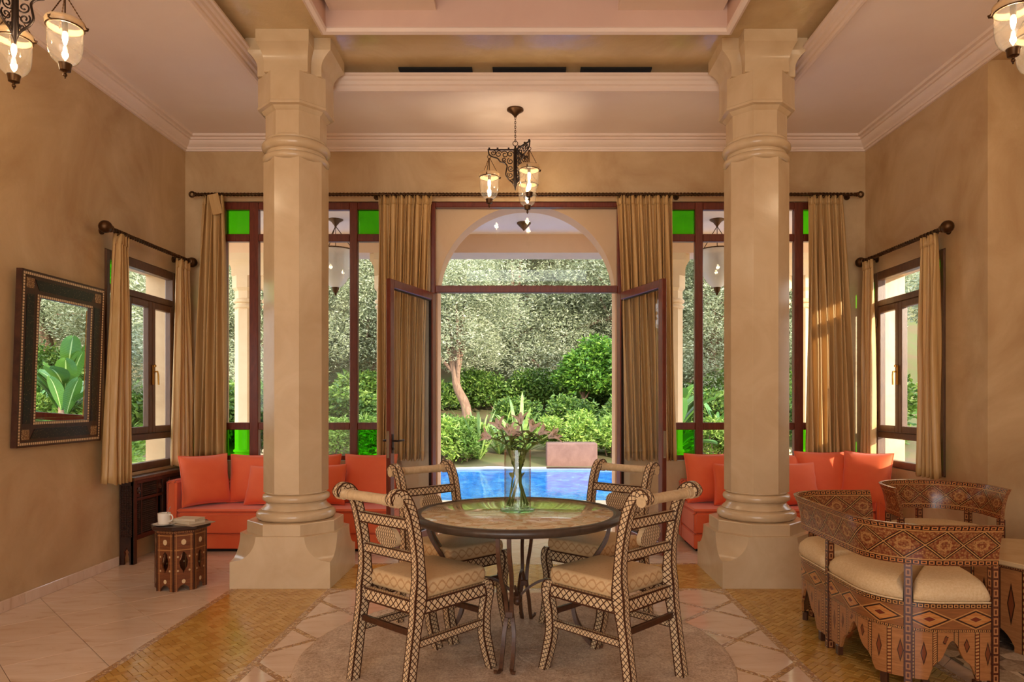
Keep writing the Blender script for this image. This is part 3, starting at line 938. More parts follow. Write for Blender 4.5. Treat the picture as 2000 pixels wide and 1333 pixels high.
def make_column(label, loc):
    t = thing('column', label, 'column', loc)
    mb = MB(); scallop_plinth(mb, 0.37, 0.38, 0.195, 0.38, 0.19); mb.build('plinth', M['column'], t, smooth=25)
    mb = MB(); mb.octo([(0.335, 0.38), (0.335, 0.462), (0.33, 0.467)]); mb.build('base_slab', M['column'], t)
    pr = [(0.27, 0.465)] + torus_prof(0.262, 0.503, 0.038) + [(0.255, 0.545), (0.262, 0.55), (0.258, 0.556), (0.235, 0.575), (0.225, 0.592), (0.232, 0.604)] + torus_prof(0.225, 0.634, 0.03) + [(0.23, 0.668), (0.235, 0.672), (0.233, 0.68)]
    mb = MB(); mb.lathe(pr, 48); mb.build('base_moulding', M['column'], t, smooth=60)
    mb = MB(); mb.octo([(0.226, 0.675), (0.226, 3.26)]); mb.build('shaft', M['column'], t)
    pr = [(0.232, 3.225)] + torus_prof(0.222, 3.258, 0.03) + [(0.226, 3.292), (0.224, 3.312)] + torus_prof(0.222, 3.355, 0.038) + [(0.228, 3.395), (0.232, 3.405), (0.224, 3.42)]
    mb = MB(); mb.lathe(pr, 48); mb.build('necking_ring', M['column'], t, smooth=60)
    mb = MB(); mb.octo([(0.215, 3.40), (0.212, 3.43), (0.212, 3.595), (0.225, 3.605), (0.238, 3.625), (0.264, 3.632), (0.266, 3.65), (0.262, 3.655), (0.262, 3.875)]); mb.build('capital_block', M['column'], t, smooth=20)
    mb = MB(); cross_capital(mb, 3.87, ZS, 0.245, 0.325, 0.165, 0.198); mb.build('capital', M['column'], t, smooth=25)
    return t
make_column('polished beige octagonal column standing beside the small inlaid side table', (-1.815, 5.42, 0))
make_column('polished beige octagonal column standing behind the curved inlaid settee', (1.815, 5.42, 0))
# ------------------------------------------------------------------ windows and doors
def grid_window(root, xs, zs, wood, green, depth=0.07, y=0.0, skip=()):
    """xs, zs: alternating bar edges [bar0, bar1, pane.., ...]; bars lie between even/odd pairs"""
    for i in range(0, len(xs), 2):
        mb = MB(); mb.box(xs[i], xs[i + 1], y, y + depth, zs[0], zs[-1], 0.006); mb.build('stile' if i in (0, len(xs) - 2) else 'mullion', wood, root)
    for j in range(0, len(zs), 2):
        for i in range(1, len(xs) - 1, 2):
            mb = MB(); mb.box(xs[i], xs[i + 1], y + 0.003, y + depth - 0.003, zs[j], zs[j + 1], 0.006); mb.build('rail' if j in (0, len(zs) - 2) else 'transom', wood, root)
    for i in range(1, len(xs) - 1, 2):
        for j in range(1, len(zs) - 1, 2):
            if (i, j) in skip: continue
            g = (i in (1, len(xs) - 3)) and (j in (1, len(zs) - 3)) and green
            mb = MB(); mb.box(xs[i] - 0.004, xs[i + 1] + 0.004, y + depth * 0.5, y + depth * 0.5 + 0.006, zs[j] - 0.004, zs[j + 1] + 0.004)
            p = mb.build('pane', M['green_pane'] if g else M['pane'], root)
            if g: p['label'] = 'green glass pane'
zs_b = [0.785, 0.833, 1.09, 1.163, 2.99, 3.065, 3.31, 3.385]
xs_l = [-3.115, -3.03, -2.79, -2.70, -1.78, -1.70, -1.46, -1.405]
w1 = link('window_1', None, None, (0, YB + 0.005, 0)); struct(w1, 'mahogany garden window with green corner panes beside the left sofa', 'window')
grid_window(w1, xs_l, zs_b, M['mahogany'], True)
w2 = link('window_2', None, None, (0, YB + 0.005, 0)); struct(w2, 'mahogany garden window with green corner panes beside the right sofa', 'window')
grid_window(w2, [-x for x in xs_l[::-1]], zs_b, M['mahogany'], True)
zs_s = [0.765, 0.83, 1.03, 1.09, 2.29, 2.35, 2.55, 2.625]
ys_s = [5.585, 5.64, 5.82, 5.88, 6.64, 6.70, 6.80, 6.845]
def side_window(name, sx, label):
    x = XL if sx < 0 else XR
    xs = [q - 5.58 for q in ys_s] if sx < 0 else [6.85 - q for q in ys_s[::-1]]
    w = link(name, None, None, (x - sx * 0.012, 5.58 if sx < 0 else 6.85, 0), (0, 0, R(90) if sx < 0 else R(-90)))
    struct(w, label, 'window')
    mid = [i for i in range(1, len(xs) - 1, 2)][1]
    grid_window(w, xs, zs_s, M['side_wood'], True, 0.08, 0.0, skip=((mid, 3),))
    a, b = xs[mid], xs[mid + 1]; c = (a + b) / 2; z0, z1 = zs_s[3], zs_s[4]
    for k, (p, q) in enumerate(((a + 0.003, c - 0.002), (c + 0.002, b - 0.003))):
        cs = link('casement', None, w)
        mb = MB()
        mb.box(p, p + 0.055, -0.006, 0.05, z0 + 0.003, z1 - 0.003, 0.006); mb.box(q - 0.055, q, -0.006, 0.05, z0 + 0.003, z1 - 0.003, 0.006)
        mb.box(p + 0.055, q - 0.055, -0.005, 0.049, z0 + 0.003, z0 + 0.062, 0.006); mb.box(p + 0.055, q - 0.055, -0.005, 0.049, z1 - 0.062, z1 - 0.003, 0.006)
        mb.build('casement_frame', M['side_wood'], cs)
        mb = MB(); mb.box(p + 0.05, q - 0.05, 0.02, 0.026, z0 + 0.055, z1 - 0.055); mb.build('casement_pane', M['pane'], cs)
        for zz in (z0 + 0.15, z1 - 0.15):
            mb = MB(); mb.lathe([(0.009, -0.04), (0.009, 0.04)], 8, (p - 0.001 if k == 0 else q + 0.001, -0.012, zz)); mb.build('hinge', M['bronze'], cs, smooth=40)
    h = link('window_handle', None, w, (c, -0.008, 1.62))
    mb = MB(); mb.box(-0.014, 0.014, -0.012, 0.0, -0.09, 0.09, 0.004); mb.build('handle_plate', M['brass'], h)
    mb = MB(); mb.tube([(0, -0.012, 0.03), (0, -0.045, 0.03), (0.004, -0.05, 0.0), (0.008, -0.05, -0.09)], 0.008, 8); mb.build('handle_lever', M['brass'], h, smooth=50)
    mb = MB(); mb.lathe([(0.0, 0.0), (0.013, 0.004), (0.013, 0.02), (0.0, 0.03)], 10, (0, -0.02, 0.07)); mb.build('handle_knob', M['brass'], h, smooth=50)
    return w
side_window('window_3', -1, 'brown side window with casements above the dark carved cabinet')
side_window('window_4', 1, 'brown side window with casements above the orange cushion corner')
# door frame with fixed light above
d = link('door_1', None, None, (0, YB + 0.005, 0)); struct(d, 'mahogany door frame with an arched view above its transom', 'door frame')
for sg in (-1, 1):
    mb = MB(); mb.box(sg * 0.962, sg * 0.918, 0, 0.08, 0.0, 3.385, 0.006); mb.build('jamb', M['mahogany'], d)
mb = MB(); mb.box(-0.918, 0.918, 0, 0.08, 3.335, 3.385, 0.006); mb.build('head', M['mahogany'], d)
mb = MB(); mb.box(-0.918, 0.918, 0, 0.08, 2.475, 2.545, 0.006); mb.build('transom', M['mahogany'], d)
mb = MB(); mb.box(-0.92, 0.92, 0.04, 0.046, 2.543, 3.337); mb.build('pane', M['pane'], d)
mb = MB(); mb.box(-0.918, 0.918, -0.02, 0.12, -0.01, 0.012, 0.004); mb.build('threshold', M['paving'], d)
def door_leaf(name, sg, label):
    ang = math.atan2(-0.86, sg * 0.285)
    o = link(name, None, None, (sg * 0.93, YB - 0.012, 0), (0, 0, ang)); struct(o, label, 'door')
    L, T = 0.905, 0.045
    y0, y1 = -T / 2, T / 2
    for a, b in ((0.0, 0.075), (L - 0.075, L)):
        mb = MB(); mb.box(a, b, y0, y1, 0.02, 2.462, 0.006); mb.build('stile', M['mahogany'], o)
    for a, b in ((0.02, 0.13), (2.385, 2.462)):
        mb = MB(); mb.box(0.075, L - 0.075, y0 + 0.002, y1 - 0.002, a, b, 0.006); mb.build('rail', M['mahogany'], o)
    mb = MB(); mb.box(0.07, L - 0.07, -0.003, 0.003, 0.125, 2.39); mb.build('pane', M['pane'], o)
    mb = MB(); mb.box(0.079, L - 0.079, -0.012, 0.012, 0.132, 0.14); mb.box(0.079, L - 0.079, -0.012, 0.012, 2.375, 2.383)
    mb.box(0.077, 0.084, -0.012, 0.012, 0.132, 2.383); mb.box(L - 0.084, L - 0.077, -0.012, 0.012, 0.132, 2.383)
    mb.build('glazing_bead', M['iron'], o)
    for zz in (0.3, 1.25, 2.2):
        mb = MB(); mb.lathe([(0.011, -0.05), (0.011, 0.05)], 8, (-0.006, 0, zz)); mb.build('hinge', M['bronze'], o, smooth=40)
    mb = MB(); mb.box(L, L + 0.003, -0.012, 0.012, 0.88, 1.12); mb.build('lock_plate', M['silver'], o)
    if sg < 0:
        for s2 in (-1, 1):
            h = link('handle', None, o, (L - 0.038, s2 * T / 2, 1.03))
            mb = MB(); mb.box(-0.016, 0.016, 0, s2 * 0.006, -0.11, 0.06, 0.002); mb.build('handle_plate', M['iron'], h)
            mb = MB(); mb.tube([(0, 0, 0), (0, s2 * 0.045, 0), (-0.012, s2 * 0.052, 0), (-0.11, s2 * 0.052, 0)], 0.009, 8); mb.build('lever', M['iron'], h, smooth=50)
            mb = MB(); mb.tube([(0, 0, -0.07), (0, s2 * 0.014, -0.07)], 0.012, 10); mb.build('keyhole', M['iron'], h, smooth=50)
    return o
door_leaf('door_2', -1, 'glazed mahogany door leaf with black lever handle, swung inward')
door_leaf('door_3', 1, 'glazed mahogany door leaf without a handle, swung inward')

# ------------------------------------------------------------------ curtain rods and curtains
def sphere_prof(r, z=0.0, n=8): return [(max(r * math.sin(PI * k / n), 0.0005), z - r * math.cos(PI * k / n)) for k in range(n + 1)]
def curtain_rod(label, p0, p1, wall_dir, big):
    P0, P1 = Vector(p0), Vector(p1); L = (P1 - P0).length
    rz = math.atan2(P1.y - P0.y, P1.x - P0.x)
    t = thing('curtain_rod', label, 'curtain rod', p0, rz)
    mb = MB(); mb.tube([(0, 0, 0), (L, 0, 0)], 0.014, 12)
    n = int(L / 0.035)
    mb2 = MB()
    for s in range(2):
        mb2.tube([(L * k / (n * 6), 0.0145 * math.cos(2 * PI * k / 12 + PI * s), 0.0145 * math.sin(2 * PI * k / 12 + PI * s)) for k in range(n * 6 + 1)], 0.005, 5)
    mb.build('pole', M['bronze'], t, smooth=60); mb2.build('rope_twist', M['bronze'], t, smooth=60)
    for e, sg in ((0, -1), (L, 1)):
        f = link('finial', None, t, (e, 0, 0), (0, sg * R(90), 0))
        if big:
            mb = MB(); mb.lathe([(0.016, 0), (0.03, 0.006), (0.03, 0.014), (0.018, 0.02), (0.02, 0.03)] + sphere_prof(0.05, 0.075)[1:], 20); mb.build('knob', M['bronze'], f, smooth=60)
        else:
            mb = MB(); mb.lathe([(0.015, 0), (0.022, 0.005), (0.022, 0.012), (0.015, 0.02)], 14); mb.build('collar', M['bronze'], f, smooth=60)
            mb = MB(); mb.tube([(0.024 * math.cos(2 * PI * k / 16), 0, 0.044 + 0.024 * math.sin(2 * PI * k / 16)) for k in range(16)], 0.010, 8, closed=True); mb.build('ring_knob', M['bronze'], f, smooth=60)
    wd = Vector(wall_dir); loc = Vector((wd.x * math.cos(-rz) - wd.y * math.sin(-rz), wd.x * math.sin(-rz) + wd.y * math.cos(-rz), 0))
    for e in ([0.06, L - 0.06] if L < 3 else [0.05, L * 0.27, L * 0.5, L * 0.73, L - 0.05]):
        mb = MB(); mb.tube([(e, 0, 0), (e + loc.x, loc.y, 0)], 0.009, 8); mb.tube([(e + loc.x * 0.9, loc.y * 0.9, 0), (e + loc.x, loc.y, 0)], 0.03, 12); mb.build('bracket', M['bronze'], t, smooth=50)
    return t
ROD_Y, ROD_Z = 6.80, 3.43
curtain_rod('long rope-twist bronze curtain rod across the garden wall', (-3.27, ROD_Y, ROD_Z), (3.27, ROD_Y, ROD_Z), (0, 0.1, 0), False)
RX = 3.31
curtain_rod('short bronze rod with ball ends beside the framed mirror', (-RX, 5.47, 2.755), (-RX, 6.72, 2.755), (-0.12, 0, 0), True)
curtain_rod('short bronze rod with ball ends above the orange cushion corner', (RX, 6.72, 2.755), (RX, 5.47, 2.755), (0.10, 0, 0), True)
def curtain(label, a0, a1, b0, b1, z1, z0, pleats, amp=0.035, seed=0, mid=None, flap=False):
    """a0-a1 top line, b0-b1 bottom line (x, y); pleated drape hung from rings"""
    rnd = random.Random(seed)
    A0, A1, B0, B1 = (Vector((p[0], p[1], 0)) for p in (a0, a1, b0, b1))
    cx = (A0 + A1) / 2
    t = thing('curtain', label, 'curtain', (cx.x, cx.y, z0))
    n = (A1 - A0).normalized(); nm = Vector((-n.y, n.x, 0))
    ph = [rnd.uniform(-0.6, 0.6) for _ in range(pleats + 3)]
    am = [rnd.uniform(0.7, 1.3) for _ in range(pleats + 3)]
    def fn(u, v):
        w = v ** 0.8
        p = (A0.lerp(A1, u)).lerp(B0.lerp(B1, u), w)
        if mid: p = p + (B0.lerp(B1, u) - A0.lerp(A1, u)) * 0 + n * mid * math.sin(PI * v) * (0.5 - u) * 2
        x = u * pleats; k = int(x)
        a = (am[k] * (1 - (x - k)) + am[k + 1] * (x - k)); q = ph[k] * (1 - (x - k)) + ph[k + 1] * (x - k)
        k2 = amp * a * (0.55 + 0.6 * min(1.0, v * 2.2))
        s = math.sin(2 * PI * x + q * v * 2.0)
        s = s * (1.0 + 0.25 * math.cos(2 * PI * x)) + 0.22 * math.sin(4.3 * PI * x + 5 * v + q)
        return (p + nm * (k2 * s) + n * (0.012 * math.sin(2 * PI * x * 0.5 + 4 * v + q)) + Vector((-cx.x, -cx.y, (z1 - z0) * (1 - v) + (0.012 * math.sin(2 * PI * x) if v > 0.99 else 0))))
    mb = MB(); mb.grid(fn, pleats * 12, 28)
    o = mb.build('drape', M['curtain'], t, smooth=180)
    md = o.modifiers.new('thickness', 'SOLIDIFY'); md.thickness = 0.004; md.offset = 0
    # pleated heading band
    def fh(u, v):
        q = Vector(fn(u, 0)); return q + Vector((0, 0, 0.004)) + nm * 0.004 * math.sin(2 * PI * u * pleats * 2) - Vector((0, 0, 0.085 * v))
    for side in (1,):
        mb = MB(); mb.grid(lambda u, v: Vector(fh(u, v)) - nm * (0.006 if nm.y > 0 or abs(nm.x) > 0.5 and nm.x * cx.x > 0 else -0.006), pleats * 10, 2)
        h = mb.build('heading', M['curtain'], t, smooth=180)
        md = h.modifiers.new('thickness', 'SOLIDIFY'); md.thickness = 0.004; md.offset = 0
    # rings
    rm = MB(); rm.tube([(0, 0.024 * math.cos(2 * PI * k / 14), 0.024 * math.sin(2 * PI * k / 14)) for k in range(14)], 0.004, 6, closed=True)
    me = rm.mesh('ring', M['bronze'], 60)
    for k in range(pleats):
        p = A0.lerp(A1, (k + 0.5) / pleats) - cx
        link('ring', me, t, (p.x, p.y, z1 - z0 + 0.012), (0, 0, math.atan2(n.y, n.x)))
    if flap:
        mb = MB(); mb.box(-0.05, 0.05, -0.006, 0.006, -0.1, 0.1, 0.004); mb.build('turned_flap', M['curtain'], t, ((A1 - cx).x - 0.06, -0.05, z1 - z0 - 0.09), (R(4), R(-12), 0))
    return t
cy = ROD_Y
ZB = 0.80
curtain('golden curtain on the garden wall hanging behind the leftmost orange cushion', (-3.20, cy), (-3.0, cy), (-3.32, cy), (-2.97, cy), 3.41, ZB, 6, 0.038, 1, None, True)
curtain('golden curtain hanging behind the door leaf with the black handle', (-1.47, cy), (-0.94, cy), (-1.48, cy), (-1.02, cy), 3.41, ZB, 13, 0.034, 2)
curtain('golden curtain hanging behind the door leaf without a handle', (0.90, cy), (1.44, cy), (0.98, cy), (1.48, cy), 3.41, ZB, 13, 0.034, 3)
curtain('sunlit golden curtain on the garden wall behind the right orange cushions', (2.80, cy), (3.13, cy), (2.78, cy), (3.24, cy), 3.41, ZB, 10, 0.036, 4)
curtain('golden curtain gathered beside the inlaid mirror', (-RX, 5.53), (-RX, 5.68), (-RX, 5.44), (-RX, 5.71), 2.735, 0.72, 5, 0.035, 5)
curtain('narrow golden curtain above the dark carved cabinet', (-RX, 6.50), (-RX, 6.71), (-RX, 6.47), (-RX, 6.75), 2.735, 0.765, 5, 0.03, 6)
curtain('golden curtain on the side window next to the alcove', (RX, 5.76), (RX, 5.53), (RX, 5.79), (RX, 5.48), 2.735, 0.76, 5, 0.034, 7)
curtain('narrow golden curtain at the side window behind the red corner cushion', (RX, 6.74), (RX, 6.54), (RX, 6.74), (RX, 6.52), 2.735, 0.80, 4, 0.03, 8)

# ------------------------------------------------------------------ inlaid mirror
mir = thing('wall_mirror', 'mirror in a dark inlaid frame leaning off the left wall', 'mirror', (XL + 0.006, 5.0, 1.07))
mir.rotation_euler = (R(2.0), 0, R(90))
W2, HM = 0.45, 1.2
YF = -0.035                                   # front of the frame (room side)
def ring_bars(mb_name, a, b, y0, y1, mat, parent, miter=True):
    """four bars between rectangle inset a and inset b"""
    out = (-W2 + a, W2 - a, a, HM - a); inn = (-W2 + b, W2 - b, b, HM - b)
    quads = [((out[0], out[2]), (out[1], out[2]), (inn[1], inn[2]), (inn[0], inn[2])), ((out[1], out[2]), (out[1], out[3]), (inn[1], inn[3]), (inn[1], inn[2])),
             ((out[1], out[3]), (out[0], out[3]), (inn[0], inn[3]), (inn[1], inn[3])), ((out[0], out[3]), (out[0], out[2]), (inn[0], inn[2]), (inn[0], inn[3]))]
    for q in quads:
        vs = [(x, y0, z) for x, z in q] + [(x, y1, z) for x, z in q]
        ln = math.hypot(q[1][0] - q[0][0], q[1][1] - q[0][1]) / abs(b - a); il = abs(b - a)
        fu = [(0, 0), (ln, 0), (ln - 1, 1), (1, 1)]
        fs = [(0, 1, 2, 3), (7, 6, 5, 4), (0, 4, 5, 1), (1, 5, 6, 2), (2, 6, 7, 3), (3, 7, 4, 0)]
        mb = MB(); mb.add(vs, fs, [fu, fu] + [[(0.02, 0.02)] * 4] * 4); mb.build(mb_name, mat, parent, fix=False)
ring_bars('frame_edge', 0.0, 0.012, YF - 0.006, 0.0, M['chair_wood'], mir)
ring_bars('bead_line', 0.012, 0.034, YF - 0.004, -0.002, M['bead_inlay'], mir)
ring_bars('frame_board', 0.034, 0.15, YF, -0.004, M['chair_wood'], mir)
ring_bars('inner_bead_line', 0.15, 0.172, YF - 0.004, -0.002, M['bead_inlay'], mir)
for (x0, x1, z0, z1) in ((-W2 + 0.17, W2 - 0.17, 0.055, 0.125), (-W2 + 0.17, W2 - 0.17, HM - 0.125, HM - 0.055)):
    mb = MB()
    up = z0 > 0.5
    k = 0.04
    q = [(x0 - (0 if not up else 0) - k, z0), (x1 + k, z0), (x1, z1), (x0, z1)] if not up else [(x0, z0), (x1, z0), (x1 + k, z1), (x0 - k, z1)]
    vs = [(x, YF - 0.003, z) for x, z in q] + [(x, YF + 0.01, z) for x, z in q]
    mb.add(vs, [(0, 1, 2, 3), (7, 6, 5, 4), (0, 4, 5, 1), (1, 5, 6, 2), (2, 6, 7, 3), (3, 7, 4, 0)]); mb.build('lattice_panel', M['mirror_lattice'], mir)
for sg in (-1, 1):
    mb = MB(); mb.box(sg * (W2 - 0.055), sg * (W2 - 0.125), YF - 0.003, YF + 0.01, 0.16, HM - 0.16); mb.build('lattice_panel', M['mirror_lattice'], mir)
    for z in (0.085, HM - 0.085):
        mb = MB(); mb.box(sg * (W2 - 0.05), sg * (W2 - 0.12), YF - 0.005, YF + 0.01, z - 0.035, z + 0.035, 0.003); mb.build('corner_block', M['mirror_corner'], mir)
mb = MB(); mb.box(-W2 + 0.17, W2 - 0.17, -0.022, -0.016, 0.17, HM - 0.17); g = mb.build('looking_glass', M['mirror'], mir)
ring_bars('bevel', 0.172, 0.195, -0.026, -0.022, M['mirror'], mir)

# ------------------------------------------------------------------ dark carved cabinet (radiator cover) under the left window
cab = thing('radiator_cabinet', 'dark carved lattice cabinet under the side window', 'cabinet', (XL + 0.002, 5.775, 0), R(90))
CL, CD, CH = 1.0, 0.125, 0.735
def lattice(x0, x1, z0, z1, y, step, parent, axis='x', name='lattice_panel'):
    mb = MB()
    nx = max(2, round((x1 - x0) / step)); nz = max(2, round((z1 - z0) / step))
    def P(x, z, dy): return (x, y + dy, z) if axis == 'x' else (y + dy, x, z)
    for i in range(nx + 1):
        x = x0 + (x1 - x0) * i / nx; mb.tube([P(x, z0, 0), P(x, z1, 0)], 0.0032, 4)
    for j in range(nz + 1):
        z = z0 + (z1 - z0) * j / nz; mb.tube([P(x0, z, 0), P(x1, z, 0)], 0.0032, 4)
    b = 0.0085
    for i in range(nx + 1):
        for j in range(nz + 1):
            x = x0 + (x1 - x0) * i / nx; z = z0 + (z1 - z0) * j / nz
            vs = [P(x, z, -b), P(x, z, b), P(x - b, z, 0), P(x + b, z, 0), P(x, z - b, 0), P(x, z + b, 0)]
            mb.add(vs, [(0, 2, 4), (0, 4, 3), (0, 3, 5), (0, 5, 2), (1, 4, 2), (1, 3, 4), (1, 5, 3), (1, 2, 5)])
    return mb.build(name, M['dark_wood'], parent)
mb = MB(); mb.box(-0.012, CL, -CD - 0.012, 0, CH - 0.028, CH, 0.004); mb.build('top_board', M['side_wood'], cab)
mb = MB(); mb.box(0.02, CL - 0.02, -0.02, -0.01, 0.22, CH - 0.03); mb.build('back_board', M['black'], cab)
for x in (0.0, 0.46, CL - 0.06):
    mb = MB(); mb.box(x, x + 0.05, -CD, -CD + 0.03, 0.0, CH - 0.028, 0.004); mb.build('front_stile', M['dark_wood'], cab)
for z0, z1 in ((CH - 0.06, CH - 0.028), (0.53, 0.555), (0.20, 0.24)):
    mb = MB(); mb.box(0.05, CL - 0.06, -CD + 0.002, -CD + 0.028, z0, z1, 0.003); mb.build('front_rail', M['dark_wood'], cab)
for x0 in (0.05, 0.51):
    for xr in (x0, x0 + 0.33):
        mb = MB(); mb.box(xr + 0.004, xr + 0.068, -CD + 0.012, -CD + 0.02, 0.56, 0.67)
        mb.build('rosette_board', M['dark_wood'], cab)
        mb = MB(); mb.lathe([(0.03, 0), (0.03, 0.008), (0.022, 0.014), (0.014, 0.008), (0.008, 0.016), (0.001, 0.018)], 18); mb.build('rosette', M['chair_wood'], cab, (xr + 0.036, -CD + 0.012, 0.615), (R(90), 0, 0), smooth=50)
    lattice(x0 + 0.085, x0 + 0.315, 0.565, 0.668, -CD + 0.016, 0.0165, cab)
    for xm in (x0 + 0.068, x0 + 0.318):
        mb = MB(); mb.box(xm, xm + 0.014, -CD + 0.004, -CD + 0.026, 0.24, 0.675); mb.build('muntin', M['dark_wood'], cab)
    lattice(x0 + 0.006, x0 + 0.062, 0.25, 0.522, -CD + 0.016, 0.0165, cab)
    lattice(x0 + 0.088, x0 + 0.312, 0.25, 0.522, -CD + 0.016, 0.0165, cab)
e = link('end_panel', None, cab)
zs = [0, 0.06, 0.09, 0.11, 0.125, 0.14, 0.16, CH - 0.028]; ws = [0.022, 0.022, 0.014, 0.020, 0.010, 0.003, 0.0, 0.0]
mb = MB(); mb.plate(0.058, ws, zs, 0.0, 0.02)
o = mb.build('end_board', M['dark_wood'], e, (0.02, -0.062, 0), (0, 0, R(90)))
lattice(-0.105, -0.02, 0.24, 0.66, -0.004, 0.02, e, 'y', 'end_lattice')

# ------------------------------------------------------------------ sofas and cushions
def pillow(name, label, w, h, th, loc, rot, group=None, seed=0, mat='orange'):
    t = thing(name, label, 'cushion', loc, 0, group); t.rotation_euler = rot
    rnd = random.Random(seed); p1, p2 = rnd.uniform(0, 6), rnd.uniform(0, 6)
    def outline(u, v):
        x = u * w / 2 * (1 - 0.07 * (1 - v * v)); z = v * h / 2 * (1 - 0.07 * (1 - u * u))
        return x, z
    mb = MB()
    for sg in (-1, 1):
        def fn(a, b, sg=sg):
            u = math.sin((a - 0.5) * PI); v = math.sin((b - 0.5) * PI)
            if sg > 0: u = -u
            x, z = outline(u, v)
            y = 1.15 * th / 2 * (max(0, 1 - u * u * u * u) ** 0.5) * (max(0, 1 - v * v * v * v) ** 0.5)
            y *= 1 + 0.08 * math.sin(3 * u + p1) * math.cos(2.5 * v + p2)
            y += 0.006 * math.sin(9 * (u + v) + p1) * (u * u) * (1 - v * v)
            return (x, sg * y, z + h / 2)
        mb.grid(fn, 18, 18)
    mb.build('cushion_body', M[mat], t, smooth=180, fix=True)
    pts = []
    N = 14
    for (a0, b0, a1, b1) in ((-1, -1, 1, -1), (1, -1, 1, 1), (1, 1, -1, 1), (-1, 1, -1, -1)):
        for k in range(N):
            q = k / N; x, z = outline(a0 + (a1 - a0) * q, b0 + (b1 - b0) * q); pts.append((x, 0, z + h / 2))
    mb = MB(); mb.tube(pts, 0.006, 6, closed=True); mb.build('piping', M[mat], t, smooth=180)
    return t
def soft_box(mb, x0, x1, y0, y1, z0, z1, b): return mb.box(x0, x1, y0, y1, z0, z1, b)
def sofa_wide(label, sg, xin): 
    t = thing('sofa', label, 'sofa', (sg * 2.25, 6.5, 0))
    yf, yb = -0.235, 0.28
    a = xin - 2.25; b = 0.94
    def B(name, x0, x1, y0, y1, z0, z1, bv=0.02, mat='orange'):
        mb = MB(); mb.box(sg * x0, sg * x1, y0, y1, z0, z1, bv)
        o = mb.build(name, M[mat], t, smooth=30)
        if bv > 0.01:
            md = o.modifiers.new('soft', 'BEVEL'); md.width = bv * 0.45; md.segments = 2; md.limit_method = 'ANGLE'; md.angle_limit = R(20)
        return o
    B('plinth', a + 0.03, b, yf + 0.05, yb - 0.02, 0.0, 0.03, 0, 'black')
    B('base', a, b, yf, yb, 0.03, 0.165, 0.012)
    B('seat', a, b, yf - 0.01, yb, 0.168, 0.365, 0.02)
    B('seat_cover', a - 0.004, b, yf - 0.016, yb, 0.366, 0.395, 0.014)
    B('backrest', a, b, yb + 0.002, yb + 0.09, 0.03, 0.60, 0.02)
    B('arm', b + 0.004, b + 0.09, yf - 0.02, yb + 0.09, 0.03, 0.655, 0.018)
    return t
sofa_wide('orange upholstered bench sofa beside the dark carved cabinet', -1, 1.24)
sofa_wide('orange upholstered bench sofa behind the curved inlaid settee', 1, 1.53)
SZ = 0.396
lean = R(-14)
pillow('cushion', 'orange cushion propped sideways on the arm near the carved cabinet', 0.46, 0.47, 0.17, (-3.0, 6.45, SZ + 0.012), (R(-10), R(0), R(50)), None, 1)
pillow('cushion', 'large orange back cushion under the green pane, left sofa, between propped cushion and column', 0.52, 0.47, 0.15, (-2.63, 6.64, SZ + 0.005), (lean, 0, R(4)), None, 2)
pillow('cushion', 'small orange cushion half hidden by the column, left sofa, in front of a larger cushion', 0.40, 0.38, 0.13, (-2.47, 6.46, SZ + 0.005), (R(-20), 0, R(-6)), None, 3)
pillow('cushion', 'orange back cushion mostly hidden behind the smaller cushion, left sofa, door side of column', 0.50, 0.47, 0.15, (-2.07, 6.64, SZ + 0.005), (lean, 0, R(0)), None, 4)
pillow('cushion', 'small square orange cushion in front, left sofa, between column and door leaf', 0.40, 0.39, 0.13, (-1.92, 6.47, SZ + 0.005), (R(-18), 0, R(5)), None, 5)
pillow('cushion', 'large orange back cushion touching the door leaf with the handle', 0.52, 0.47, 0.15, (-1.53, 6.64, SZ + 0.005), (lean, 0, R(-3)), None, 6)
pillow('cushion', 'large orange back cushion at the door end of the right sofa', 0.50, 0.48, 0.15, (1.80, 6.62, SZ + 0.005), (lean, 0, R(4)), None, 7)
pillow('cushion', 'small orange cushion leaning on the end cushion, right sofa, door side of column', 0.38, 0.40, 0.13, (1.96, 6.44, SZ + 0.005), (R(-18), 0, R(-8)), None, 8)
pillow('cushion', 'orange back cushion between column and sunlit cushion, right sofa, mostly hidden', 0.50, 0.46, 0.15, (2.43, 6.66, SZ + 0.005), (lean, 0, R(-4)), None, 9)
pillow('cushion', 'small orange cushion in front of the others, right sofa, wall side of column', 0.42, 0.41, 0.14, (2.56, 6.44, SZ + 0.005), (R(-18), 0, R(6)), None, 10)
pillow('cushion', 'large sunlit orange cushion beside the red corner cushion', 0.56, 0.50, 0.16, (2.91, 6.62, SZ + 0.005), (lean, 0, R(-2)), None, 11)
pillow('cushion', 'deep orange corner cushion propped against the arm below the side window', 0.46, 0.50, 0.16, (3.15, 6.40, SZ + 0.012), (R(-10), 0, R(-52)), None, 12)
# ------------------------------------------------------------------ round rug
def rug_mesh(r, h, n=160, rings=60):
    mb = MB(); rnd = random.Random(3)
    vs = [(0, 0, h)]; fs = []
    for i in range(1, rings + 1):
        for k in range(n):
            a = 2 * PI * k / n; q = r * i / rings
            vs.append((q * math.cos(a), q * math.sin(a), h + rnd.uniform(-0.003, 0.003) - (0.006 if i == rings else 0)))
    for k in range(n):
        a = 2 * PI * k / n; vs.append(((r + 0.004) * math.cos(a), (r + 0.004) * math.sin(a), 0.001))
    for k in range(n): fs.append((0, 1 + k, 1 + (k + 1) % n))
    for i in range(rings):
        for k in range(n):
            a = 1 + i * n; b = 1 + (i + 1) * n
            fs.append((a + k, b + k, b + (k + 1) % n, a + (k + 1) % n))
    fs.append(tuple(1 + rings * n + k for k in range(n - 1, -1, -1)))
    mb.add(vs, fs); return mb
RUGZ = 0.016
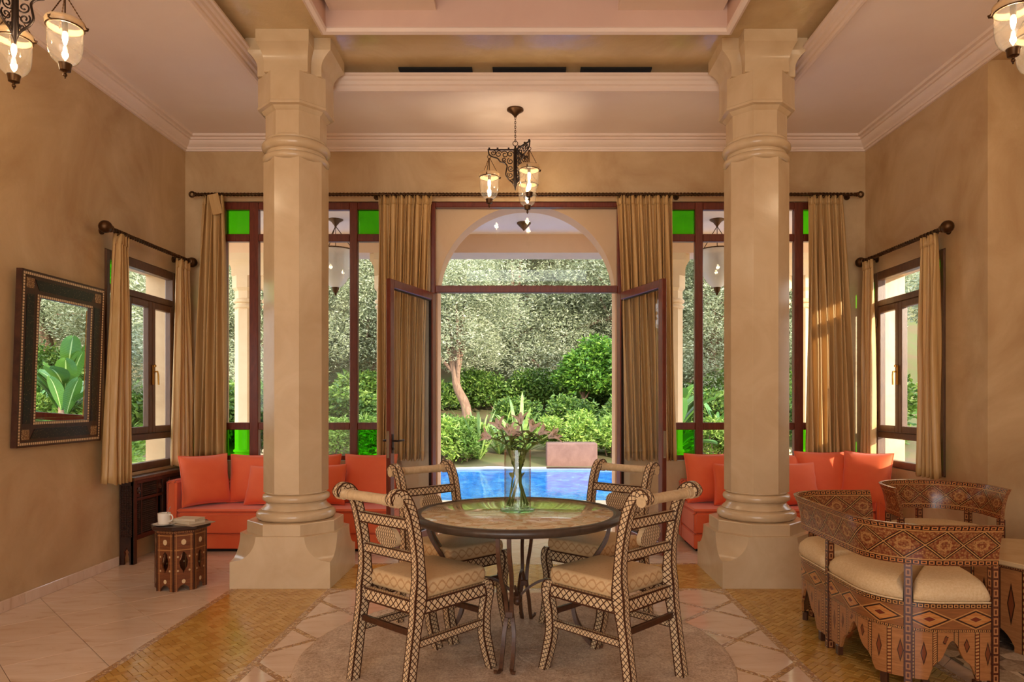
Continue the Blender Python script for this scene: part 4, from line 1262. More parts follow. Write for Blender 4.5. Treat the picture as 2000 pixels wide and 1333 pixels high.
tag(rug_mesh(1.16, RUGZ).build('round_rug', M['rug'], None, (-0.06, 3.76, 0), smooth=180), 'round taupe shag rug under the dining table', 'rug')

# ------------------------------------------------------------------ dining chairs
def arc_pts(ctrl, n=24):
    """Catmull-Rom through control points"""
    P = [Vector(p) for p in ctrl]; out = []
    per = max(2, n // (len(P) - 1))
    for i in range(len(P) - 1):
        p0 = P[max(i - 1, 0)]; p1 = P[i]; p2 = P[i + 1]; p3 = P[min(i + 2, len(P) - 1)]
        for k in range(per):
            t = k / per
            out.append(0.5 * ((2 * p1) + (p2 - p0) * t + (2 * p0 - 5 * p1 + 4 * p2 - p3) * t * t + (3 * p1 - p0 - 3 * p2 + p3) * t ** 3))
    out.append(P[-1]); return out
def cushion_box(mb, x0, x1, y0, y1, z0, z1, crown=0.012, r=0.02):
    """upholstered slab with rounded edges and a crowned top"""
    n = 14
    def fn(a, b):
        return None
    prof = [(0.0, z0, 0.004), (0.0, z0 + 0.008, 0.0), (0.0, z1 - r, -0.001)] 
    rows = []
    lv = [(0.006, z0), (0.0, z0 + 0.008), (-0.003, (z0 + z1) / 2), (0.0, z1 - r)] + [(r - r * math.cos(PI / 2 * k / 4), z1 - r + r * math.sin(PI / 2 * k / 4)) for k in range(1, 5)]
    def ringpts(ins, z):
        pts = []; rc = 0.022
        X0, X1, Y0_, Y1_ = x0 + ins, x1 - ins, y0 + ins, y1 - ins
        for (cx, cy, a0) in ((X1 - rc, Y1_ - rc, 0), (X0 + rc, Y1_ - rc, 90), (X0 + rc, Y0_ + rc, 180), (X1 - rc, Y0_ + rc, 270)):
            for k in range(4):
                a = R(a0 + 30 * k); pts.append((cx + rc * math.cos(a), cy + rc * math.sin(a), z))
        return pts
    for ins, z in lv: rows.append(ringpts(ins, z))
    cx, cy = (x0 + x1) / 2, (y0 + y1) / 2
    for k in range(1, 5):
        t = k / 5
        rows.append([(p[0] + (cx - p[0]) * t, p[1] + (cy - p[1]) * t, z1 + crown * math.sin(PI / 2 * t)) for p in rows[len(lv) - 1]])
    N = 16; vs = [p for r_ in rows for p in r_]; fs = []
    for i in range(len(rows) - 1):
        for k in range(N): fs.append((i * N + k, i * N + (k + 1) % N, (i + 1) * N + (k + 1) % N, (i + 1) * N + k))
    fs.append(tuple(range(N - 1, -1, -1))); fs.append(tuple((len(rows) - 1) * N + k for k in range(N)))
    mb.add(vs, fs)
def make_chair(label, loc, rz):
    t = thing('dining_chair', label, 'chair', loc, rz, None)
    hw = 0.205
    back = arc_pts([(0, -0.28, 0), (0, -0.262, 0.12), (0, -0.236, 0.30), (0, -0.215, 0.42), (0, -0.208, 0.52), (0, -0.216, 0.66), (0, -0.236, 0.78), (0, -0.262, 0.875), (0, -0.298, 0.935), (0, -0.333, 0.952), (0, -0.36, 0.935), (0, -0.36, 0.908)], 44)
    front = arc_pts([(0, 0.275, 0), (0, 0.248, 0.09), (0, 0.222, 0.2), (0, 0.225, 0.3), (0, 0.243, 0.38), (0, 0.238, 0.43), (0, 0.215, 0.452)], 24)
    def y_at(z): return min(back, key=lambda p: abs(p.z - z)).y
    for sg in (-1, 1):
        n = len(back)
        ts = [0.05 + 0.024 * math.exp(-((p.z - 0.455) / 0.075) ** 2) if p.z < 0.6 else 0.047 for p in back]
        ts[-3:] = [0.038, 0.032, 0.026]
        mb = MB(); mb.sweep([(sg * hw, p.y, p.z) for p in back], (1, 0, 0), 0.042, ts); mb.build('back_post', M['inlay'], t)
        mb = MB(); mb.sweep([(sg * hw, p.y, p.z) for p in front], (1, 0, 0), 0.044, [0.042, 0.042, 0.043, 0.045, 0.048] + [0.052] * (len(front) - 14) + [0.056, 0.06, 0.064, 0.066, 0.066, 0.062, 0.056, 0.046, 0.034]); mb.build('front_leg', M['inlay'], t)
        mb = MB(); mb.sweep([(sg * hw, -0.205, 0.415), (sg * hw, 0.215, 0.415)], (1, 0, 0), 0.036, 0.066); mb.build('seat_rail', M['inlay'], t)
        mb = MB(); mb.sweep([(sg * hw, y_at(0.25), 0.25), (sg * hw, 0.215, 0.25)], (1, 0, 0), 0.026, 0.036); mb.build('side_stretcher', M['inlay'], t)
        # scroll eye
        mb = MB(); mb.tube([(sg * (hw + 0.024), -0.344, 0.918), (sg * (hw - 0.024), -0.344, 0.918)], 0.026, 16); mb.build('scroll_eye', M['bone'], t, smooth=50)
    for y in (-0.215, 0.215):
        mb = MB(); mb.sweep([(-hw + 0.018, y, 0.415), (hw - 0.018, y, 0.415)], (0, 1, 0), 0.03, 0.066); mb.build('seat_rail', M['inlay'], t)
    for y, z in ((y_at(0.3), 0.30), (0.222, 0.30)):
        mb = MB(); mb.box(-hw + 0.02, hw - 0.02, y - 0.01, y + 0.01, z - 0.015, z + 0.015, 0.003); mb.build('cross_stretcher', M['chair_wood'], t)
    mb = MB(); mb.tube([(-hw + 0.02, -0.342, 0.922), (hw - 0.02, -0.342, 0.922)], 0.024, 18); r = mb.build('top_roll', M['bone'], t, smooth=50)
    for x in (-0.15, -0.13, 0.13, 0.15):
        mb = MB(); mb.tube([(x - 0.004, -0.342, 0.922), (x + 0.004, -0.342, 0.922)], 0.0265, 18); mb.build('roll_ring', M['bone'], r, smooth=50)
    for z, h in ((0.80, 0.052), (0.645, 0.046)):
        y = y_at(z)
        mb = MB(); mb.sweep([(-hw + 0.018, y, z), (hw - 0.018, y, z)], (0, 1, 0), 0.026, h); mb.build('back_rail', M['inlay'], t)
    # oval medallion
    yc = y_at(0.722); mb = MB()
    N = 28; vs = []; fs = []; uv = []
    tilt = 0.22
    for k in range(N):
        a = 2 * PI * k / N
        ex = 0.078 * (abs(math.cos(a)) ** 0.85) * (1 if math.cos(a) >= 0 else -1); ez = 0.053 * (abs(math.sin(a)) ** 0.85) * (1 if math.sin(a) >= 0 else -1)
        for dy in (-0.013, 0.013): vs.append((ex, yc + dy - ez * tilt, 0.722 + ez))
    for k in range(N):
        k2 = (k + 1) % N; fs.append((2 * k, 2 * k2, 2 * k2 + 1, 2 * k + 1)); uv.append([(0.5, 0.02)] * 4)
    for q in ([2 * k for k in range(N - 1, -1, -1)], [2 * k + 1 for k in range(N)]):
        fs.append(tuple(q)); uv.append([(vs[i][0] * 16, (vs[i][2] - 0.722) / 0.106 * 0.79 + 0.5) for i in q])
    mb.add(vs, fs, uv); mb.m = [1] * N + [0, 0]; mb.build('medallion', [M['inlay_medallion'], M['bone']], t, smooth=40)
    mb = MB(); cushion_box(mb, -0.205, 0.205, -0.18, 0.24, 0.449, 0.528); mb.build('seat_cushion', M['damask'], t, smooth=60)
    return t
def face(ax, ay): return math.atan2(ay, ax) - PI / 2
c1 = make_chair('bone-inlaid dining chair turned toward the handle-side column', (-0.515, 3.455, RUGZ), face(0.63, 0.73))
specs = [((0.43, 3.465, RUGZ), face(-0.70, 0.70), 'bone-inlaid dining chair with its back to the curved inlaid settee'),
         ((-0.45, 4.20, RUGZ), face(0.69, -0.72), 'bone-inlaid dining chair in front of the door leaf with the handle'),
         ((0.44, 4.29, RUGZ), face(-0.66, -0.75), 'bone-inlaid dining chair in front of the door leaf without a handle')]
c1['label'] = 'bone-inlaid dining chair with its back toward the mirror wall and small side table'
for loc, rz, lb in specs:
    c = copy_tree(c1); c.location = loc; c.rotation_euler = (0, 0, rz); c['label'] = lb
for o in bpy.data.objects:
    if o.get('category') == 'chair': o['group'] = 'bone-inlaid chairs around the round table'

# ------------------------------------------------------------------ dining table
TX, TY, TR = -0.05, 3.89, 0.585
tab = thing('dining_table', 'round onyx-topped table on curved brown iron legs', 'table', (TX, TY, RUGZ), R(-7))
tz = 0.745 - RUGZ
prim = [(TR - 0.05, tz - 0.022), (TR - 0.02, tz - 0.03), (TR, tz - 0.022), (TR + 0.008, tz - 0.008), (TR + 0.006, tz + 0.006), (TR - 0.006, tz + 0.015), (TR - 0.03, tz + 0.015), (TR - 0.034, tz + 0.010), (TR - 0.05, tz + 0.010)]
mb = MB(); mb.lathe(prim, 96, cap=True); mb.build('table_rim', M['rim'], tab, smooth=50)
mb = MB(); mb.lathe([(TR - 0.045, tz - 0.018), (TR - 0.045, tz + 0.0115), (TR - 0.047, tz + 0.013)], 96); mb.build('table_top', M['onyx'], tab, smooth=40)
LEG = [(0.52, tz - 0.022), (0.50, 0.60), (0.42, 0.47), (0.345, 0.36), (0.315, 0.26), (0.325, 0.16), (0.37, 0.07), (0.43, 0.005)]
for k in range(4):
    lg = link('leg', None, tab, (0, 0, 0), (0, 0, R(90 * k)))
    for sg in (-1, 1):
        pts = arc_pts([(r_, sg * (0.028 - 0.017 * math.exp(-((z - 0.30) / 0.10) ** 2)), z) for r_, z in LEG], 35)
        pts = [(p.x, p.y, max(p.z, 0.004)) for p in pts]
        mb = MB(); mb.sweep(pts, (0, 1, 0), 0.02, 0.02); mb.build('leg_bar', M['table_iron'], lg)
        foot = [(0.43, sg * 0.026, 0.012), (0.455, sg * 0.035, 0.006), (0.475, sg * 0.045, 0.012), (0.478, sg * 0.048, 0.024)]
        mb = MB(); mb.sweep(foot, (0, 1, 0), 0.016, 0.012); mb.build('foot', M['table_iron'], lg)
    mb = MB(); mb.box(0.298, 0.332, -0.022, 0.022, 0.24, 0.275, 0.004); mb.build('collar', M['table_iron'], lg)
    st = arc_pts([(0.012, 0, 0.265), (0.08, 0, 0.325), (0.16, 0, 0.36), (0.24, 0, 0.345), (0.318, 0, 0.262)], 24)
    mb = MB(); mb.sweep(st, (0, 1, 0), 0.015, 0.012); mb.build('stretcher', M['table_iron'], tab, (0, 0, 0), (0, 0, R(90 * k)))
mb = MB(); mb.lathe(sphere_prof(0.026, 0.235, 10), 16); mb.lathe([(0.02, 0.25), (0.024, 0.262), (0.018, 0.285), (0.004, 0.295)], 14); mb.build('ball_finial', M['table_iron'], tab, smooth=60)
TOPZ = 0.758 + 0.001
mb = MB(); mb.lathe([(0.094, 0.0), (0.1, 0.002), (0.1, 0.012), (0.097, 0.014)], 48)
tag(mb.build('glass_coaster', M['coaster_glass'], None, (TX, TY + 0.03, TOPZ), smooth=40), 'round glass plate beneath the flower vase', 'glass plate')
vase = thing('flower_vase', 'tall clear glass cylinder vase with lilies on the table', 'vase', (TX, TY + 0.03, TOPZ + 0.0145))
VR, VH = 0.076, 0.335
mb = MB(); mb.lathe([(0.01, 0.0), (VR, 0.0), (VR, VH), (VR - 0.004, VH), (VR - 0.004, 0.016), (0.01, 0.016)], 48, cap=False); mb.build('vase_wall', M['vase_glass'], vase, smooth=40)
# lilies
def lily(label, foot, top, seed, open_=1.0, bud=False):
    rnd = random.Random(seed)
    base = Vector((TX, TY + 0.03, TOPZ + 0.032))
    t = thing('lily', label, 'flower', base, 0, 'pale lilies in the glass vase')
    f = Vector((foot[0], foot[1], 0.0)); e = Vector(top)
    mid = Vector((-foot[0] * 0.6 + e.x * 0.25, -foot[1] * 0.6 + e.y * 0.25, 0.30))
    mid.x = max(-0.05, min(0.05, mid.x)); mid.y = max(-0.05, min(0.05, mid.y))
    pts = arc_pts([f, f.lerp(mid, 0.5), mid, mid.lerp(e, 0.55) + Vector((0, 0, 0.01)), e], 24)
    mb = MB(); mb.tube(pts, 0.0045, 7); mb.build('stem', M['stem'], t, smooth=180)
    for k in range(11):
        q = pts[6 + int((len(pts) - 8) * (k + rnd.random() * 0.5) / 11)]
        if q.z < 0.27: q = q + Vector((0, 0, 0))
        a = rnd.uniform(0, 2 * PI); ln = rnd.uniform(0.07, 0.13) if q.z > 0.3 else 0.05
        d = Vector((math.cos(a), math.sin(a), 0)); sd = Vector((-d.y, d.x, 0))
        up = 1.0 if q.z > 0.3 else 1.8
        mb = MB()
        mb.grid(lambda u, v: q + d * (ln * v * (0.5 if q.z < 0.3 else 1)) + Vector((0, 0, up * ln * 0.8 * v - 0.7 * ln * v * v)) + sd * ((u - 0.5) * 0.032 * math.sin(PI * min(1, v * 0.95 + 0.05)) ** 0.8), 2, 7)
        lf = mb.build('leaf', M['stem'], t, smooth=180)
    # flower
    ax = (e - pts[-3]).normalized()
    u_ = ax.cross(Vector((0.3, 0.8, 0.1))).normalized(); w_ = ax.cross(u_)
    for k in range(6):
        a = 2 * PI * k / 6 + rnd.uniform(-0.1, 0.1)
        d = u_ * math.cos(a) + w_ * math.sin(a); sd = ax.cross(d)
        L = 0.085 * rnd.uniform(0.9, 1.1); op = open_ * (1.0 if k % 2 else 0.85)
        wd = 0.034 if k % 2 else 0.026
        mb = MB()
        mb.grid(lambda u, v: e + ax * (L * (v - 0.28 * op * v * v)) + d * (0.006 + 0.055 * op * v * v * (1.0 if not bud else 0.25)) + sd * ((u - 0.5) * wd * math.sin(PI * (0.08 + 0.9 * v)) ** 0.7) - d * (0.008 * (1 - (2 * u - 1) ** 2)), 4, 8)
        mb.build('petal', M['petal'], t, smooth=180)
    mb = MB()
    for k in range(5):
        a = 2 * PI * k / 5; d = u_ * math.cos(a) + w_ * math.sin(a)
        mb.tube([e, e + ax * 0.04 + d * 0.008, e + ax * 0.06 + d * 0.016], 0.0014, 4)
    mb.build('stamen', M['stem'], t)
    return t
for k, (ft, tp) in enumerate([((-0.05, 0.02), (-0.15, -0.02, 0.385)), ((0.055, -0.02), (-0.10, 0.05, 0.43)), ((0.04, 0.04), (-0.045, -0.06, 0.40)),
                              ((-0.06, -0.01), (0.02, 0.03, 0.46)), ((-0.03, 0.05), (0.075, -0.05, 0.42)), ((0.02, -0.055), (0.12, 0.04, 0.40)),
                              ((-0.045, -0.04), (0.175, -0.01, 0.385)), ((0.06, 0.01), (-0.02, 0.08, 0.38))]):
    lily('pale pink lily with green stem standing in the glass vase', ft, tp, 20 + k, 1.0)

# ------------------------------------------------------------------ small octagonal inlaid side table with cup and books
def octagonal_table(name, label, cat, loc, rz, ap, h, panel_mat, top_mat, top_over, hole=True):
    t = thing(name, label, cat, loc, rz)
    side = ap * math.tan(PI / 8)
    z1 = h - 0.03
    if hole:
        zs = [0, 0.018, 0.03, 0.04, 0.048, 0.13, 0.15, 0.165, 0.185, 0.21, 0.235, 0.25, 0.262, 0.275, 0.29, z1]
        ws = [0.55, 0.55, 0.42, 0.25, 0.0, 0.0, 0.10, 0.26, 0.36, 0.42, 0.36, 0.26, 0.30, 0.16, 0.0, 0.0]
        zs = [z * (h / 0.47) if 0.04 < z < 0.3 else z for z in zs]
    else:
        zs = [0, 0.03, 0.06, 0.085, 0.105, 0.12, z1]; ws = [0.62, 0.62, 0.5, 0.36, 0.2, 0.0, 0.0]
    ws = [w * side for w in ws]
    for k in range(8):
        mb = MB(); mb.plate(side - 0.0005, ws, zs, -ap, -ap + 0.012)
        p = mb.build('panel', panel_mat, t, (0, 0, 0), (0, 0, R(45 * k)))
        mb = MB(); a = R(22.5 + 45 * k); r_ = ap / math.cos(PI / 8)
        mb.tube([(r_ * math.sin(a) * 0.985, -r_ * math.cos(a) * 0.985, 0.0), (r_ * math.sin(a) * 0.985, -r_ * math.cos(a) * 0.985, z1)], 0.007, 6); mb.build('corner_bead', M['chair_wood'], t, smooth=50)
        mb = MB(); mb.box(-side, side, -ap - 0.004, -ap + 0.002, z1 - 0.02, z1); mb.build('frieze', M['marq_post'], t, (0, 0, 0), (0, 0, R(45 * k)))
    mb = MB(); mb.octo([(ap + top_over - 0.01, z1), (ap + top_over, z1 + 0.008), (ap + top_over, h - 0.004), (ap + top_over - 0.004, h)]); mb.build('top', top_mat, t)
    mb = MB(); mb.octo([(ap - 0.016, 0.30 * h), (ap - 0.016, 0.302 * h)]); 
    return t
st_loc = (-2.585, 5.135, 0)
octagonal_table('side_table', 'small dark octagonal inlaid side table holding a cup and books', 'side table', st_loc, R(-12), 0.165, 0.47, M['stool_panel'], M['dark_wood'], 0.028)
sz = 0.471
mb = MB(); mb.lathe([(0.02, 0.0), (0.045, 0.002), (0.075, 0.010), (0.076, 0.013), (0.045, 0.006), (0.003, 0.005)], 32, cap=True)
tag(mb.build('saucer', M['porcelain'], None, (-2.66, 5.04, sz), smooth=60), 'white saucer beneath the coffee cup', 'saucer')
cup = thing('coffee_cup', 'white porcelain cup with a spoon on the octagonal side table', 'cup', (-2.66, 5.04, sz + 0.0075))
mb = MB(); mb.lathe([(0.003, 0), (0.036, 0), (0.04, 0.006), (0.043, 0.04), (0.044, 0.082), (0.041, 0.082), (0.039, 0.04), (0.035, 0.01), (0.003, 0.008)], 32, cap=False); mb.build('cup_body', M['porcelain'], cup, smooth=60)
mb = MB(); mb.tube(arc_pts([(0.041, 0, 0.068), (0.062, 0, 0.072), (0.074, 0, 0.052), (0.064, 0, 0.03), (0.040, 0, 0.022)], 16), 0.005, 8); mb.build('cup_handle', M['porcelain'], cup, (0, 0, 0), (0, 0, R(-15)), smooth=180)
sp_ = thing('teaspoon', 'small silver spoon standing in the white cup', 'spoon', (-2.66, 5.04, sz + 0.02))
mb = MB(); mb.sweep(arc_pts([(-0.012, 0, 0.002), (0.008, 0, 0.04), (0.03, 0, 0.085), (0.045, 0.0, 0.115)], 12), (0, 1, 0), [0.012] * 2 + [0.006] * 11, 0.002); mb.build('spoon_handle', M['silver'], sp_)
def book(name, label, w, l, h, loc, rz, cover, cat='book'):
    t = thing(name, label, cat, loc, rz)
    mb = MB(); mb.box(-w / 2 + 0.003, w / 2 - 0.003, -l / 2 + 0.003, l / 2 - 0.003, 0.002, h - 0.002); mb.build('pages', M['paper'], t)
    mb = MB(); mb.box(-w / 2, w / 2, -l / 2, l / 2, 0, 0.002); mb.box(-w / 2, w / 2, -l / 2, l / 2, h - 0.002, h); mb.box(-w / 2, -w / 2 + 0.002, -l / 2, l / 2, 0.002, h - 0.002); mb.build('cover', M[cover], t)
    return t
book('magazine', 'thin grey magazine at the bottom of the reading pile', 0.21, 0.26, 0.007, (-2.50, 5.115, sz), R(70), 'magazine', 'magazine')
book('book', 'cream book lying on the magazine, larger of the two', 0.135, 0.20, 0.020, (-2.515, 5.11, sz + 0.0075), R(62), 'book_cover')
book('book', 'cream book on top of the reading pile, smaller of the two', 0.12, 0.18, 0.016, (-2.505, 5.10, sz + 0.028), R(80), 'book_cover')

# ------------------------------------------------------------------ Syrian curved settee and armchair
def u_path(L, D, rc, n_arc=10, n_st=8):
    """U open toward +x: from (D, -L) round to (D, L); returns points with outward normals"""
    pts = []
    for k in range(n_st): pts.append(((D + (rc - D) * k / n_st), -L, 0, -1))
    for k in range(n_arc + 1):
        a = R(-90 - 90 * k / n_arc); pts.append((rc + rc * math.cos(a), -L + rc + rc * math.sin(a), math.cos(a), math.sin(a)))
    if L - rc > 0.02:
        for k in range(1, n_st): pts.append((0, -L + rc + 2 * (L - rc) * k / n_st, -1, 0))
    for k in range(n_arc + 1):
        a = R(180 - 90 * k / n_arc); pts.append((rc + rc * math.cos(a), L - rc + rc * math.sin(a), math.cos(a), math.sin(a)))
    for k in range(1, n_st + 1): pts.append((rc + (D - rc) * k / n_st, L, 0, 1))
    return pts
def syrian_seat(name, label, cat, loc, rz, L, D, rc, posts, seat_splits):
    t = thing(name, label, cat, loc, rz)
    P = u_path(L, D, rc); N = len(P)
    acc = [0.0]
    for i in range(1, N): acc.append(acc[-1] + math.hypot(P[i][0] - P[i - 1][0], P[i][1] - P[i - 1][1]))
    tot = acc[-1]
    def at(s):
        s = max(0, min(tot, s))
        for i in range(1, N):
            if acc[i] >= s - 1e-9:
                q = (s - acc[i - 1]) / max(1e-9, acc[i] - acc[i - 1]); a, b = P[i - 1], P[i]
                v = [a[k] + (b[k] - a[k]) * q for k in range(4)]; m_ = math.hypot(v[2], v[3]); return v[0], v[1], v[2] / m_, v[3] / m_
    def band(s0, s1, n, prof, mat, nm, h, zfn=None):
        """closed profile (offset, z) swept along the U between s0 and s1"""
        mb = MB(); K = len(prof); vs = []; fs = []; uv = []
        zmin = min(z for o, z in prof); zmax = max(z for o, z in prof)
        for i in range(n + 1):
            s = s0 + (s1 - s0) * i / n; x, y, nx, ny = at(s)
            for o, z in prof:
                zz = z if zfn is None or z > zmin + 1e-6 else zfn(s)
                vs.append((x + nx * o, y + ny * o, zz))
        for i in range(n):
            ua, ub = (s0 + (s1 - s0) * i / n) / h, (s0 + (s1 - s0) * (i + 1) / n) / h
            for k in range(K):
                k2 = (k + 1) % K; fs.append((i * K + k, i * K + k2, (i + 1) * K + k2, (i + 1) * K + k))
                g = lambda j: (prof[j][1] - zmin) / (zmax - zmin)
                uv.append([(ua, g(k)), (ua, g(k2)), (ub, g(k2)), (ub, g(k))])
        fs.append(tuple(range(K - 1, -1, -1))); uv.append([(0.5, 0.3)] * K); fs.append(tuple(n * K + k for k in range(K))); uv.append([(0.5, 0.3)] * K)
        mb.add(vs, fs, uv); return mb.build(nm, mat, t, smooth=35)
    # back band, flaring outward at the top
    fo = [(0.0, 0.60), (0.003, 0.65), (0.010, 0.70), (0.024, 0.755), (0.045, 0.80)]
    prof = fo + [(o - 0.022, z) for o, z in fo[::-1]]
    band(0, tot, 80, prof, M['marq_band'], 'back_band', 0.20)
    nP = len(posts)
    for s in posts:
        x, y, nx, ny = at(s)
        mb = MB(); mb.sweep([(0, 0, 0), (0, 0, 0.60)], (1, 0, 0), 0.036, 0.036); mb.build('post', M['marq_post'], t, (x - nx * 0.012, y - ny * 0.012, 0), (0, 0, math.atan2(ny, nx) - PI / 2))
    for a, b in zip(posts[:-1], posts[1:]):
        s0, s1 = a + 0.019, b - 0.019
        band(s0, s1, 18, [(0.0, 0.285), (0.0, 0.42), (-0.02, 0.42), (-0.02, 0.285)], M['marq_rail'], 'seat_rail', 0.135)
        def zb(s, s0=s0, s1=s1):
            q = abs((s - (s0 + s1) / 2) / ((s1 - s0) / 2)); half = (s1 - s0) / 2
            d_ = q * half
            w = min(0.15, half * 0.62)
            if d_ > w: return 0.055
            v = 1 - d_ / w
            return 0.055 + 0.185 * (v ** 0.75) + 0.012 * math.sin(v * 9)
        band(s0, s1, 44, [(-0.003, 0.055), (-0.003, 0.284), (-0.016, 0.284), (-0.016, 0.055)], M['marq_panel'], 'apron', 0.20, zb)
        for q in (0.16, 0.84):
            x, y, nx, ny = at(s0 + (s1 - s0) * q)
            mb = MB(); mb.box(-0.017, 0.017, -0.014, 0.014, 0.0, 0.054, 0.003); mb.build('foot', M['chair_wood'], t, (x - nx * 0.016, y - ny * 0.016, 0), (0, 0, math.atan2(ny, nx) - PI / 2))
    # open front
    mb = MB(); mb.sweep([(D - 0.01, -L + 0.02, 0.3525), (D - 0.01, L - 0.02, 0.3525)], (1, 0, 0), 0.02, 0.135); mb.build('front_rail', M['marq_rail'], t)
    zs = [0.05, 0.09, 0.13, 0.17, 0.2, 0.225, 0.245, 0.284]; fr = [0.72, 0.7, 0.6, 0.5, 0.34, 0.16, 0.0, 0.0]
    mb = MB(); mb.plate(L - 0.02, [(L - 0.02) * f for f in fr], zs, -0.006, 0.006); mb.build('front_apron', M['marq_panel'], t, (D - 0.01, 0, 0), (0, 0, R(90)))
    # seat board and cushions
    pl = [(p[0] - p[2] * 0.022, p[1] - p[3] * 0.022) for p in P]
    mb = MB(); mb.prism(pl, 0.40, 0.419); mb.build('seat_board', M['chair_wood'], t)
    fx, fy = D + 0.05, 0.0
    def ringp(s, k, out=0.0):
        x, y, nx, ny = at(s); x += nx * out; y += ny * out
        return x + (fx - x) * k, y + (fy - y) * k
    for s0, s1 in zip(seat_splits[:-1], seat_splits[1:]):
        mb = MB(); n = 20
        lv = [(-0.012, 0.0, 0.421), (0.010, 0.0, 0.440), (0.016, 0.0, 0.465), (0.008, 0.0, 0.492), (-0.02, 0.0, 0.517), (-0.05, 0.02, 0.529), (-0.05, 0.2, 0.536), (-0.05, 0.45, 0.536), (-0.05, 0.75, 0.53), (-0.05, 0.93, 0.515), (-0.05, 0.96, 0.43)]
        vs = []; fs = []; uv = []
        K = len(lv)
        for i in range(n + 1):
            q = i / n
            e = min(q, 1 - q) * (s1 - s0)
            drop = 0.0 if e > 0.03 else (1 - e / 0.03) ** 2
            s = s0 + 0.022 + (s1 - s0 - 0.044) * q
            for o, k, z in lv:
                x, y = ringp(s, k, o - 0.012 * drop); vs.append((x, y, z - (z - 0.421) * 0.35 * drop))
        for i in range(n):
            for k in range(K - 1): fs.append((i * K + k, i * K + k + 1, (i + 1) * K + k + 1, (i + 1) * K + k))
        fs.append(tuple(range(K - 1, -1, -1))); fs.append(tuple(n * K + k for k in range(K)))
        fs.append(tuple(i * K for i in range(n + 1))); 
        mb.add(vs, fs); c_ = mb.build('seat_cushion', M['seat_fabric'], t, smooth=50, fix=True)
        mb = MB(); mb.tube([(*ringp(s0 + 0.022 + (s1 - s0 - 0.044) * i / 20, 0, 0.006), 0.428) for i in range(21)], 0.005, 6); mb.build('piping', M['seat_fabric'], c_, smooth=180)
    return t
SL, SD, SR = 0.60, 0.55, 0.28
tot = 2 * (SD - SR) + 2 * (SR * PI / 2) + 2 * (SL - SR)
e = 0.018
sp1 = (SD - SR) + SR * R(30)
posts = [e, sp1, tot / 2, tot - sp1, tot - e]
syrian_seat('curved_settee', 'curved marquetry settee with cream seat standing on golden tiles', 'settee', (1.695, 3.86, 0), R(0), SL, SD, SR, posts, [0.02, sp1, tot / 2, tot - sp1, tot - 0.02])
AL, AD, AR = 0.325, 0.50, 0.315
tot = 2 * (AD - AR) + 2 * (AR * PI / 2) + 2 * (AL - AR)
posts = [e, tot * 0.26, tot / 2, tot * 0.74, tot - e]
syrian_seat('barrel_armchair', 'rounded marquetry armchair standing between alcove and red corner cushion', 'armchair', (2.89, 5.06, 0.0), R(-97), AL, AD, AR, posts, [0.02, tot - 0.02])
octagonal_table('coffee_table', 'wide inlaid table with a plain stone top inside the settee curve', 'coffee table', (2.97, 3.98, 0.008), R(22.5), 0.36, 0.50, M['marq_panel'], M['top_marble'], 0.045, False)
mb = MB(); mb.box(-0.62, 0.62, -1.0, 1.0, 0.0, 0.007, 0.002)
tag(mb.build('kilim_rug', M['kilim'], None, (2.90, 3.62, 0.0005), (0, 0, 0)), 'grey patterned flat rug under the inlaid coffee table', 'rug')

